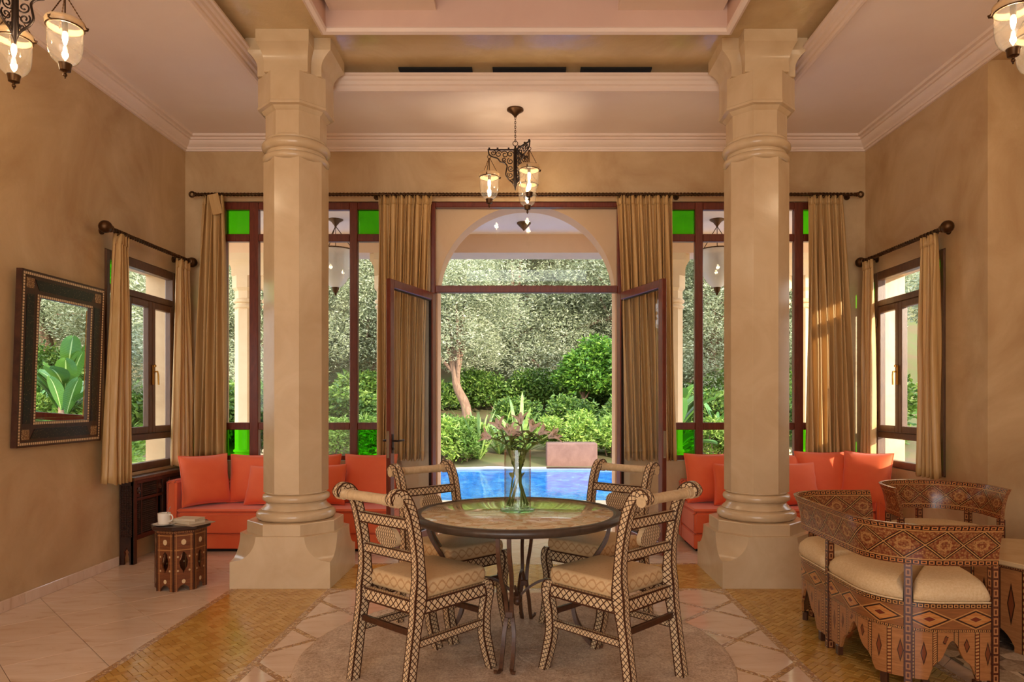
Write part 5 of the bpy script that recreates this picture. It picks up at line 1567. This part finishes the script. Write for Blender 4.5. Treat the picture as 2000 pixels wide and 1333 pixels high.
# ------------------------------------------------------------------ lantern chandeliers
def jar_parts(parent, loc, light):
    j = link('lantern', None, parent, loc)
    # loc is the ring that hangs from the arm; jar rim 0.17 below
    hr = 0.165
    g = [(0.093, -hr), (0.096, -hr - 0.006), (0.093, -hr - 0.03), (0.086, -hr - 0.04), (0.085, -hr - 0.10), (0.083, -hr - 0.15), (0.076, -hr - 0.185), (0.062, -hr - 0.212), (0.04, -hr - 0.232), (0.016, -hr - 0.24)]
    mb = MB(); mb.lathe(g[3:], 32, cap=False); mb.build('glass_bell', M['jar_glass'], j, smooth=60)
    mb = MB(); mb.lathe(g[:4] + [(0.082, -hr - 0.04), (0.089, -hr - 0.028), (0.09, -hr - 0.006)], 32, cap=False); mb.build('glass_rim', M['rim_glass'], j, smooth=60)
    mb = MB(); mb.tube([(0.089 * math.cos(2 * PI * k / 28), 0.089 * math.sin(2 * PI * k / 28), -hr - 0.038) for k in range(28)], 0.004, 6, closed=True)
    for k in range(3):
        a = R(120 * k + 20); mb.tube([(0.088 * math.cos(a), 0.088 * math.sin(a), -hr - 0.038), (0.105 * math.cos(a), 0.105 * math.sin(a), -hr - 0.034), (0.108 * math.cos(a), 0.108 * math.sin(a), -hr - 0.022)], 0.005, 6)
    mb.build('rim_band', M['bronze'], j, smooth=60)
    for k in range(3):
        mb = MB()
        a = R(120 * k + 20); p0 = Vector((0.006 * math.cos(a), 0.006 * math.sin(a), -0.03)); p1 = Vector((0.104 * math.cos(a), 0.104 * math.sin(a), -hr - 0.03))
        n = 11
        for i in range(n):
            q0 = p0.lerp(p1, i / n); q1 = p0.lerp(p1, (i + 1) / n); mb.tube([q0, q0.lerp(q1, 0.5) + Vector((0, 0, 0.0)), q1], [0.0022, 0.0042, 0.0022], 5)
        mb.build('hanging_chain', M['bronze'], j, smooth=60)
    mb = MB(); mb.tube([(0.016 * math.cos(2 * PI * k / 14), 0, -0.014 + 0.016 * math.sin(2 * PI * k / 14)) for k in range(14)], 0.003, 6, closed=True); mb.lathe(sphere_prof(0.010, -0.034, 6), 10); mb.build('hook_ring', M['bronze'], j, smooth=60)
    mb = MB(); mb.tube([(0, 0, -0.03), (0, 0, -hr - 0.02)], 0.004, 6); mb.lathe([(0.012, -hr - 0.06), (0.014, -hr - 0.05), (0.014, -hr - 0.01), (0.008, -hr)], 12); mb.build('lamp_holder', M['bronze'], j, smooth=50)
    mb = MB(); mb.lathe([(0.008, -hr - 0.06), (0.013, -hr - 0.075), (0.014, -hr - 0.095), (0.008, -hr - 0.125), (0.001, -hr - 0.135)], 12); mb.build('bulb', M['bulb'], j, smooth=60)
    mb = MB(); mb.lathe([(0.034, -hr - 0.232), (0.03, -hr - 0.245), (0.027, -hr - 0.27), (0.008, -hr - 0.276), (0.006, -hr - 0.284)] , 18); mb.lathe(sphere_prof(0.011, -hr - 0.292, 6), 10); mb.lathe(sphere_prof(0.005, -hr - 0.307, 5), 8); mb.build('finial', M['bronze'], j, smooth=60)
    ld = bpy.data.lights.new('lantern_light', 'POINT'); ld.energy = light; ld.color = (1.0, 0.80, 0.56); ld.shadow_soft_size = 0.02
    l = bpy.data.objects.new('lantern_light', ld); col.objects.link(l); l.parent = j; l.location = (0, 0, -hr - 0.1)
    return j
def filigree(parent, ang):
    """pierced scroll bracket in the local xz plane, arm tip at x = 0.245"""
    br = link('bracket', None, parent, (0, 0, 0), (0, 0, ang))
    mb = MB(); mb.box(0.005, 0.25, -0.006, 0.006, -0.012, 0.0, 0.002); mb.box(0.0, 0.012, -0.006, 0.006, -0.33, 0.0)
    for x in (0.06, 0.16, 0.235): mb.box(x - 0.008, x + 0.008, -0.006, 0.006, 0.0, 0.012)
    mb.build('arm_bar', M['iron'], br)
    outl = [(0.245, -0.005), (0.235, -0.05), (0.205, -0.07), (0.16, -0.085), (0.135, -0.115), (0.10, -0.125), (0.075, -0.15), (0.08, -0.19), (0.085, -0.235), (0.06, -0.275), (0.03, -0.30), (0.01, -0.33)]
    mb = MB(); mb.tube(arc_pts([(x, 0, z) for x, z in outl], 44), 0.0065, 6); mb.build('outline_scroll', M['iron'], br, smooth=60)
    mb = MB()
    def spiral(cx, cz, r0, turns, a0, dirn):
        n = int(14 * turns); return [(cx + r0 * (1 - 0.75 * k / n) * math.cos(a0 + dirn * 2 * PI * turns * k / n), 0, cz + r0 * (1 - 0.75 * k / n) * math.sin(a0 + dirn * 2 * PI * turns * k / n)) for k in range(n + 1)]
    for (cx, cz, r0, a0, dr) in ((0.20, -0.035, 0.026, 1.5, 1), (0.15, -0.045, 0.032, 2.5, -1), (0.095, -0.05, 0.034, 0.5, 1), (0.045, -0.045, 0.03, 3.0, -1), (0.10, -0.095, 0.022, 4, 1), (0.045, -0.11, 0.03, 1.2, -1), (0.042, -0.175, 0.03, 3.6, 1), (0.045, -0.235, 0.028, 0.8, -1), (0.03, -0.28, 0.016, 2.0, 1)):
        mb.tube(spiral(cx, cz, r0, 1.3, a0, dr), 0.0045, 5)
    mb.build('scrollwork', M['iron'], br, smooth=60)
    return br
def chandelier(label, hub, angs, light):
    x, y = hub
    z = 3.66
    t = thing('lantern_chandelier', label, 'chandelier', (x, y, z))
    dz = ZC - z
    mb = MB(); mb.lathe([(0.075, dz), (0.075, dz - 0.012), (0.06, dz - 0.02), (0.035, dz - 0.04), (0.016, dz - 0.06), (0.012, dz - 0.07)][::-1], 24); mb.build('canopy', M['bronze'], t, smooth=50)
    lk = MB(); lk.tube([(0.007 * math.cos(2 * PI * k / 12), 0, 0.014 * math.sin(2 * PI * k / 12)) for k in range(12)], 0.0025, 5, closed=True)
    me = lk.mesh('chain_link', M['bronze'], 60)
    n = 11
    for k in range(n): link('chain_link', me, t, (0, 0, dz - 0.08 - (dz - 0.08 - 0.075) * k / (n - 1)), (0, 0, R(90 * (k % 2))))
    mb = MB(); mb.tube([(0.022 * math.cos(2 * PI * k / 16), 0, 0.05 + 0.022 * math.sin(2 * PI * k / 16)) for k in range(16)], 0.0035, 6, closed=True); mb.build('top_ring', M['bronze'], t, smooth=60)
    mb = MB(); mb.lathe([(0.004, 0.03), (0.01, 0.02), (0.008, 0.008), (0.017, 0.0), (0.017, -0.33), (0.010, -0.345), (0.003, -0.375)][::-1], 14); mb.build('stem', M['iron'], t, smooth=50)
    for a in angs:
        filigree(t, R(a))
        jar_parts(t, (0.235 * math.cos(R(a)), 0.235 * math.sin(R(a)), -0.055), light)
    return t
chandelier('three-lantern bronze chandelier hanging before the arched garden door', (-0.10, 6.2), (180, 62, -58), 5)
chandelier('three-lantern bronze chandelier hanging near the mirror wall', (-2.72, 3.65), (14, 128, 252), 7)
chandelier('three-lantern bronze chandelier hanging beside the alcove wall', (2.75, 3.58), (188, 74, 310), 7)
# ------------------------------------------------------------------ terrace outside
mb = MB(); mb.box(-8, 8, WB, 9.6, -0.14, -0.012); tf = struct(mb.build('terrace_floor', M['paving']), 'pale stone terrace floor beyond the doors', 'floor')
LZ = 3.55
mb = MB(); mb.box(-5.2, 5.2, WB, 9.35, LZ, LZ + 0.25)
struct(mb.build('terrace_ceiling', M['ceiling']), 'pale ceiling of the terrace loggia', 'ceiling')
mb = MB(); mb.box(-5.2, 5.2, 8.93, 9.35, 3.31, LZ)
struct(mb.build('terrace_beam', M['outer_wall']), 'plaster beam along the open side of the loggia', 'beam')
def terrace_column(label, x, y):
    t = thing('terrace_column', label, 'column', (x, y, -0.012), 0, 'terrace columns in pairs')
    mb = MB(); scallop_plinth(mb, 0.2, 0.3, 0.5, 0.62, 0.1); mb.build('plinth', M['outer_stone'], t, smooth=25)
    mb = MB(); mb.lathe([(0.19, 0.62)] + torus_prof(0.165, 0.66, 0.03) + [(0.15, 0.70)] + torus_prof(0.15, 0.73, 0.022) + [(0.145, 0.76)], 28); mb.build('base_moulding', M['outer_stone'], t, smooth=60)
    mb = MB(); mb.octo([(0.14, 0.75), (0.14, 2.64)]); mb.build('shaft', M['outer_stone'], t)
    mb = MB(); mb.lathe([(0.15, 2.6)] + torus_prof(0.145, 2.635, 0.025) + [(0.142, 2.67)] + torus_prof(0.145, 2.71, 0.03) + [(0.14, 2.75)], 28); mb.build('necking_ring', M['outer_stone'], t, smooth=60)
    mb = MB(); mb.octo([(0.14, 2.74), (0.14, 2.84), (0.17, 2.88), (0.17, 3.04)]); mb.build('capital_block', M['outer_stone'], t, smooth=20)
    mb = MB(); cross_capital(mb, 3.04, 3.31 + 0.012, 0.16, 0.21, 0.12, 0.15); mb.build('capital', M['outer_stone'], t, smooth=25)
    return t
for x, lb in ((-3.72, 'pale terrace column seen through the window by the carved cabinet, outer of its pair'), (-3.34, 'pale terrace column seen beside the window mullion by the carved cabinet, inner of its pair'),
              (-1.84, 'pale terrace column outside, outer one by the handle-side door leaf'), (-1.50, 'pale terrace column outside, inner one by the handle-side door leaf'),
              (1.58, 'pale terrace column seen through the glass of the handleless door leaf'), (1.93, 'pale terrace column at the curtain edge of the right garden window'),
              (3.34, 'pale terrace column behind the settee-side column, right garden window'), (3.72, 'pale sunlit terrace column beside the sunlit curtain, right garden window')):
    terrace_column(lb, x, 9.14)
# glass bell lanterns of the terrace
def bell_lantern(label, x, y):
    t = thing('terrace_lantern', label, 'lantern', (x, y, 2.72))
    dz = LZ - 2.72
    mb = MB(); mb.lathe([(0.01, dz - 0.09), (0.02, dz - 0.07), (0.05, dz - 0.03), (0.085, dz - 0.01), (0.09, dz)], 24); mb.build('canopy', M['bronze'], t, smooth=50)
    mb = MB(); mb.lathe([(0.20, 0.46), (0.205, 0.45), (0.195, 0.42), (0.185, 0.40), (0.185, 0.30), (0.178, 0.22), (0.155, 0.14), (0.115, 0.075), (0.07, 0.03), (0.03, 0.01)], 36, cap=False); mb.build('glass_bell', M['frost_glass'], t, smooth=60)
    mb = MB(); mb.tube([(0.2 * math.cos(2 * PI * k / 32), 0.2 * math.sin(2 * PI * k / 32), 0.465) for k in range(32)], 0.008, 6, closed=True); mb.build('rim_band', M['bronze'], t, smooth=60)
    for k in range(3):
        mb = MB(); a = R(120 * k + 15); mb.tube([(0, 0, dz - 0.08), (0.21 * math.cos(a), 0.21 * math.sin(a), 0.47)], 0.005, 5)
        mb.build('hanging_chain', M['bronze'], t, smooth=60)
    mb = MB(); mb.tube([(0, 0, dz - 0.08), (0, 0, 0.40)], 0.004, 6); mb.lathe([(0.012, 0.30), (0.018, 0.32), (0.018, 0.40), (0.008, 0.42)], 12); mb.build('lamp_holder', M['bronze'], t, smooth=50)
    mb = MB(); mb.lathe([(0.02, -0.05), (0.035, -0.02), (0.045, 0.02), (0.05, 0.035)], 18); mb.lathe(sphere_prof(0.016, -0.062, 6), 10); mb.build('finial', M['bronze'], t, smooth=60)
    return t
bell_lantern('big glass bell lantern on the terrace, on the carved cabinet side', -2.28, 8.2)
bell_lantern('big glass bell lantern on the terrace, on the settee side', 2.28, 8.2)
t = thing('terrace_ceiling_lamp', 'small bronze ceiling lamp above the terrace in the arch', 'lamp', (-0.03, 8.35, LZ))
mb = MB(); mb.lathe([(0.004, -0.10), (0.02, -0.08), (0.07, -0.03), (0.085, -0.012), (0.085, 0.0)], 24); mb.build('canopy', M['bronze'], t, smooth=50)

# ------------------------------------------------------------------ pool and garden
mb = MB(); mb.box(-7, 7, 9.62, 14.25, -0.9, -0.075)
tag(mb.build('pool_water', M['water']), 'blue swimming pool water beyond the doors', 'pool water', None, 'stuff')
mb = MB(); mb.box(-7.4, 7.4, 14.25, 14.40, -0.9, -0.045, 0.01); tag(mb.build('pool_coping', M['pool_tile']), 'pale far edge of the blue pool', 'coping')
def ground_z(x, y):
    t = max(0.0, min(1.0, (y - 14.8) / 12.0))
    z = -0.03 + 2.6 * t ** 1.15
    if abs(x) > 7.3 and y < 15.5: z = max(z, 0.05)
    z += max(0.0, (y - 25.0) / 13.0) ** 1.3 * 9.0
    return z + 0.07 * math.sin(x * 1.7 + y) * (0.2 + t) + 0.05 * math.sin(x * 3.1 - y * 2.3) * (0.2 + t)
mb = MB()
mb.grid(lambda u, v: (-26 + 52 * u, 14.5 + 26 * v ** 1.3, ground_z(-26 + 52 * u, 14.5 + 26 * v ** 1.3)), 70, 40)
struct(mb.build('garden_ground', M['earth'], smooth=180), 'rising garden ground of earth and grass', 'ground')
for sg in (-1, 1):
    mb = MB(); mb.grid(lambda u, v: (sg * (7.4 + 19 * u), -6 + 21 * v, -0.05 + 0.9 * u * u + 0.05 * math.sin(9 * u + 12 * v)) if sg > 0 else (sg * (7.4 + 19 * (1 - u)), -6 + 21 * v, -0.05 + 0.9 * (1 - u) ** 2 + 0.05 * math.sin(9 * u + 12 * v)), 24, 24)
    struct(mb.build('lawn_' + ('left' if sg < 0 else 'right'), M['earth'], smooth=180), 'grassy ground beside the house, ' + ('carved cabinet side' if sg < 0 else 'settee side'), 'ground')
    mb = MB(); mb.box(sg * 3.74, sg * 7.5, -6, 9.6, -0.14, -0.02) if sg < 0 else mb.box(4.11, 7.5, -6, 9.6, -0.14, -0.02)
    if sg > 0: mb.box(3.72, 4.11, 5.38, 7.2, -0.14, -0.02)
    struct(mb.build('side_path_' + ('left' if sg < 0 else 'right'), M['paving']), 'paved path beside the house, ' + ('carved cabinet side' if sg < 0 else 'settee side'), 'path')

def leaf_cloud(blobs, n, size, seed, asp=0.32, droop=0.3, shell=0.55):
    """n small folded leaves spread over ellipsoid blobs (cx, cy, cz, rx, ry, rz)"""
    rnd = random.Random(seed); mb = MB()
    wts = [b[3] * b[4] + b[3] * b[5] + b[4] * b[5] for b in blobs]; tot = sum(wts)
    for b, w in zip(blobs, wts):
        for _ in range(int(n * w / tot)):
            z = rnd.uniform(-0.75, 1); a = rnd.uniform(0, 2 * PI); r = math.sqrt(max(0, 1 - z * z))
            k = shell + (1 - shell) * rnd.random() ** 0.6
            k *= 1 + 0.22 * math.sin(5 * a + 3 * z + b[0] * 9) * math.cos(4 * z + b[2] * 5)
            p = Vector((b[0] + b[3] * r * math.cos(a) * k, b[1] + b[4] * r * math.sin(a) * k, b[2] + b[5] * z * k))
            d = Vector((rnd.gauss(0, 1) + r * math.cos(a), rnd.gauss(0, 1) + r * math.sin(a), rnd.gauss(0, 0.7) + 0.4 - droop)).normalized()
            s = d.cross(Vector((rnd.gauss(0, 1), rnd.gauss(0, 1), rnd.gauss(0, 1) + 0.3))).normalized()
            L = size * rnd.uniform(0.6, 1.3); W = L * asp
            nn = d.cross(s) * (W * 0.25)
            mb.add([p, p + d * (L * 0.45) + s * (W / 2) + nn, p + d * L, p + d * (L * 0.45) - s * (W / 2) + nn], [(0, 1, 2, 3)])
    return mb
def tree_mesh(kind, seed):
    rnd = random.Random(seed)
    blobs = []
    if kind == 'olive':
        for _ in range(17):
            a = rnd.uniform(0, 2 * PI); r = rnd.uniform(0.2, 1.5); z = rnd.uniform(1.9, 4.4)
            s = rnd.uniform(0.5, 0.95); blobs.append((r * math.cos(a), r * math.sin(a), z, s * 1.1, s * 1.1, s * 0.85))
        return leaf_cloud(blobs, 40000, 0.10, seed, 0.28, 0.45), blobs
    if kind == 'lowolive':
        for _ in range(26):
            a = rnd.uniform(0, 2 * PI); r = rnd.uniform(0.2, 1.6); z = rnd.uniform(0.5, 4.3)
            s = rnd.uniform(0.6, 0.95); blobs.append((r * math.cos(a), r * math.sin(a), z, s * 1.1, s * 1.1, s * 0.9))
        return leaf_cloud(blobs, 60000, 0.085, seed, 0.32, 0.45), blobs
    if kind == 'citrus':
        for _ in range(11):
            a = rnd.uniform(0, 2 * PI); r = rnd.uniform(0.0, 0.8); z = rnd.uniform(1.0, 2.1)
            s = rnd.uniform(0.35, 0.6); blobs.append((r * math.cos(a), r * math.sin(a), z, s, s, s * 0.85))
        return leaf_cloud(blobs, 9000, 0.14, seed, 0.45, 0.4), blobs
    if kind == 'hedge':
        for k in range(14):
            blobs.append((rnd.uniform(-1.1, 1.1), rnd.uniform(-0.3, 0.3), rnd.uniform(0.2, 0.75), rnd.uniform(0.3, 0.5), rnd.uniform(0.3, 0.45), rnd.uniform(0.3, 0.42)))
        return leaf_cloud(blobs, 9000, 0.11, seed, 0.5, 0.2), blobs
    for k in range(9):
        blobs.append((rnd.uniform(-0.4, 0.4), rnd.uniform(-0.3, 0.3), rnd.uniform(0.2, 0.8), rnd.uniform(0.2, 0.34), rnd.uniform(0.2, 0.34), rnd.uniform(0.2, 0.32)))
    return leaf_cloud(blobs, 3600, 0.115, seed, 0.36, 0.2), blobs
protos = {}
def proto(kind, var, mat):
    key = (kind, var, mat)
    if key not in protos:
        mb, bl = tree_mesh(kind, hash_seed(kind) + var)
        tm = MB(); rnd = random.Random(var)
        if kind in ('olive', 'citrus', 'lowolive'):
            lx = 0.05 if kind == 'citrus' else 0.35; top = 1.1 if kind == 'citrus' else 2.2
            rad = 0.06 if kind == 'citrus' else 0.14
            tp = arc_pts([(0, 0, -0.3), (0.06 * lx, 0.02, top * 0.25), (-0.5 * lx, 0.05, top * 0.55), (-0.2 * lx, 0, top)], 12)
            tm.tube(tp, [rad * (1.15 - 0.55 * i / (len(tp) - 1)) for i in range(len(tp))], 10)
            for b in bl[:9]:
                p0 = tp[int(len(tp) * rnd.uniform(0.5, 0.95))]; p1 = Vector(b[:3])
                tm.tube(arc_pts([p0, p0.lerp(p1, 0.5) + Vector((rnd.uniform(-0.1, 0.1), rnd.uniform(-0.1, 0.1), 0.12)), p1], 8), [rad * 0.5 * (1 - 0.09 * i) for i in range(9)], 6)
        else:
            for b in bl[:6]:
                tm.tube([(b[0] * 0.3, b[1] * 0.3, -0.1), (b[0] * 0.6, b[1] * 0.6, b[2] * 0.5), b[:3]], [0.02, 0.016, 0.008], 5)
        protos[key] = (mb.mesh('foliage', M[mat]), tm.mesh('trunk', M['bark'], 60))
    return protos[key]
def hash_seed(s): return sum(ord(c) * (i + 1) for i, c in enumerate(s))
def plant(name, kind, var, mat, label, cat, x, y, sc, rz, group=None, z=None, lean=(0, 0)):
    f, tr = proto(kind, var, mat)
    zz = ground_z(x, y) if z is None else z
    if y < 14.5 and z is None: zz = 0.0
    t = thing(name, label, cat, (x, y, zz), R(rz), group); t.scale = (sc, sc, sc); t.rotation_euler = (lean[0], lean[1], R(rz))
    o = link('foliage', f, t); o['kind'] = 'stuff'
    link('trunk' if kind in ('olive', 'citrus', 'lowolive') else 'stems', tr, t)
    return t
G1 = 'olive trees rising behind the garden'
plant('olive_tree', 'olive', 0, 'olive_leaf', 'grey-green olive tree with a leaning trunk behind the sword-leaf plants', 'tree', -1.6, 18.6, 1.0, 20, None, None, (0.0, R(-6)))
far = [(-0.2, 23.0, 1.35, 70), (3.0, 22.0, 1.3, 150), (-4.8, 21.5, 1.3, 250), (5.9, 21.0, 1.25, 10), (-8.2, 22.0, 1.3, 80), (9.0, 22.5, 1.35, 200), (1.4, 27.0, 1.75, 300), (-3.2, 27.0, 1.75, 40), (-7.4, 27.5, 1.8, 100), (6.0, 27.0, 1.75, 190), (11.2, 26.0, 1.75, 20), (-12.0, 26.0, 1.7, 130)]
for i, (x, y, s, rz) in enumerate(far):
    plant('olive_tree', 'lowolive', i % 3, 'olive_leaf', 'silvery olive tree in the dense row behind the garden', 'tree', x, y, s, rz, G1)
plant('orange_tree', 'citrus', 0, 'citrus_leaf', 'bright green citrus tree behind the right hedge', 'tree', 1.6, 19.0, 1.0, 0)
plant('orange_tree', 'citrus', 1, 'citrus_leaf', 'bright green citrus tree nearest the handleless door leaf', 'tree', 2.9, 18.6, 0.95, 60)
for i, (x, y, s, rz, mt) in enumerate([(-3.0, 20.3, 1.15, 0, 'hedge_leaf'), (-0.6, 20.6, 1.15, 5, 'hedge_leaf'), (1.6, 20.6, 1.1, -6, 'hedge_leaf'), (3.9, 20.2, 1.15, 4, 'hedge_leaf'), (-5.6, 19.8, 1.3, 0, 'hedge_leaf'), (6.2, 19.6, 1.3, 0, 'hedge_leaf'),
                                       (0.5, 17.6, 0.95, 3, 'hedge_leaf'), (1.9, 17.4, 1.05, -8, 'hedge_leaf'), (3.2, 17.3, 1.05, 6, 'hedge_leaf'), (-3.6, 17.4, 1.2, 6, 'hedge_leaf'), (-2.7, 16.6, 0.8, -5, 'hedge_leaf'),
                                       (-5.6, 16.6, 1.3, 3, 'hedge_leaf'), (5.6, 16.9, 1.2, 3, 'hedge_leaf'), (-8.0, 17.0, 1.5, 0, 'hedge_leaf'), (8.0, 17.0, 1.5, 0, 'hedge_leaf')]):
    back = y > 19
    plant('hedge_bush', 'hedge', i % 3, mt, 'shaded hedge bush in the back row under the olive trees' if back else 'leafy hedge bush on the slope between shrubs and back row', 'bush', x, y, s, rz, 'hedge bushes of the back row' if back else 'hedge bushes of the middle slope')
G3 = 'bright green shrubs along the pool'
for i, (x, y, s, rz) in enumerate([(-1.95, 15.3, 1.0, 0), (-1.35, 15.35, 0.9, 50), (-2.7, 15.4, 1.0, 200), (0.75, 16.1, 0.85, 220), (1.35, 16.0, 0.95, 80), (1.95, 15.6, 1.0, 140), (2.5, 15.5, 0.95, 10), (3.3, 15.5, 1.0, 70), (-3.5, 15.4, 1.0, 30), (-4.4, 15.4, 0.9, 90), (4.3, 15.4, 0.9, 190)]):
    plant('shrub', 'shrub', i % 3, 'lime_leaf', 'bright green shrub growing along the far pool edge', 'shrub', x, y, s, rz, G3)
# foliage beside the house, seen through the side windows
plant('olive_tree', 'olive', 1, 'olive_leaf', 'sunlit tree beyond the side window with the carved cabinet', 'tree', -8.6, 13.2, 1.0, 40, None, 0.0)
plant('hedge_bush', 'hedge', 0, 'lime_leaf', 'yellow green bush beyond the side window with the carved cabinet', 'bush', -7.9, 11.8, 1.3, 60, None, 0.0)
plant('olive_tree', 'olive', 2, 'olive_leaf', 'tree beyond the side window with the corner cushion', 'tree', 9.3, 13.0, 1.0, 140, None, 0.0)
plant('hedge_bush', 'hedge', 1, 'citrus_leaf', 'green bush beyond the side window with the corner cushion', 'bush', 8.3, 12.0, 1.3, 100, None, 0.0)
# pink stone block by the pool
mb = MB(); mb.box(-0.55, 0.55, -0.3, 0.3, -0.1, 0.46, 0.02); tag(mb.build('stone_block', M['pink_stone'], None, (0.98, 15.05, 0)), 'pinkish stone block at the far pool edge', 'stone block')
# sword-leaf clumps: every leaf its own part
def blade_plant(name, label, cat, x, y, n, ln, wd, mat, seed, up=0.75, stem=0.0, group=None, z=None):
    rnd = random.Random(seed); zz = ground_z(x, y) if z is None else z
    t = thing(name, label, cat, (x, y, zz), 0, group)
    if stem: 
        mb = MB(); mb.tube([(0, 0, -0.1), (0.03, 0, stem * 0.5), (0, 0.02, stem)], [0.06, 0.05, 0.045], 8); mb.build('stem', M['bark'], t, smooth=60)
    for k in range(n):
        a = 2 * PI * k * 0.381966 + rnd.uniform(-0.2, 0.2); el = rnd.uniform(up - 0.45, up + 0.45)
        d = Vector((math.cos(a), math.sin(a), 0)); L = ln * rnd.uniform(0.6, 1.15); sd = Vector((-d.y, d.x, 0))
        bz = rnd.uniform(0.6, 1.0) * stem
        bend = rnd.uniform(0.15, 0.6)
        mb = MB()
        mb.grid(lambda u, v: d * (L * v * math.cos(el) + 0.02) + Vector((0, 0, bz + L * v * math.sin(el) - bend * L * v * v * v * 0.6)) + sd * ((u - 0.5) * wd * (math.sin(PI * (0.12 + 0.85 * v)) ** 0.6 if v < 0.99 else 0.05)) - Vector((0, 0, 0.12 * wd * (1 - (2 * u - 1) ** 2))), 2, 8)
        mb.build('leaf', M[mat], t, smooth=180)
    return t
blade_plant('agave', 'upright sword-leaf plant in the middle of the garden', 'plant', -0.15, 15.6, 24, 1.55, 0.10, 'blade_leaf', 5, 1.05)
blade_plant('agave', 'loose sword-leaf plant beside the leaning trunk', 'plant', -1.05, 15.4, 34, 1.45, 0.045, 'blade_leaf', 6, 1.15)
blade_plant('agave', 'wide sword-leaf plant between trunk and upright plant', 'plant', -0.62, 15.9, 28, 1.25, 0.06, 'blade_leaf', 7, 0.95)
blade_plant('dracaena', 'dark green dracaena with long leaves seen through the settee-side window', 'plant', 4.35, 15.6, 34, 0.95, 0.075, 'dracaena_leaf', 8, 0.75, 0.75)
blade_plant('dracaena', 'shorter dracaena growing beside the longer one', 'plant', 4.85, 15.4, 26, 0.8, 0.07, 'dracaena_leaf', 9, 0.75, 0.35)
# banana plant reflected in the mirror
bt = thing('banana_plant', 'banana plant with broad leaves, reflected in the wall mirror', 'plant', (3.25, 14.95, ground_z(3.25, 14.95)))
bt.scale = (1.2, 1.2, 1.2)
mb = MB(); mb.tube([(0, 0, -0.1), (0.02, 0, 0.6), (0.0, 0.02, 1.2)], [0.09, 0.08, 0.06], 10); mb.build('stem', M['bark'], bt, smooth=60)
rnd = random.Random(11)
for k in range(22):
    a = 2 * PI * k * 0.381966; d = Vector((math.cos(a), math.sin(a), 0)); sd = Vector((-d.y, d.x, 0)); L = rnd.uniform(0.9, 1.35); el = rnd.uniform(0.7, 1.4); wd = rnd.uniform(0.28, 0.4); b0 = rnd.uniform(0.1, 1.2)
    mb = MB()
    mb.grid(lambda u, v: d * (0.03 + L * v * math.cos(el)) + Vector((0, 0, b0 + L * v * math.sin(el) - 0.55 * L * v * v * (1.2 - 0.6 * math.sin(el)))) + sd * ((u - 0.5) * wd * (0.08 + 0.92 * math.sin(PI * min(1, max(0, (v - 0.12) / 0.88))) ** 0.6)) + Vector((0, 0, 0.05 * abs(2 * u - 1))), 4, 12)
    mb.build('leaf', M['banana_leaf'], bt, smooth=180)
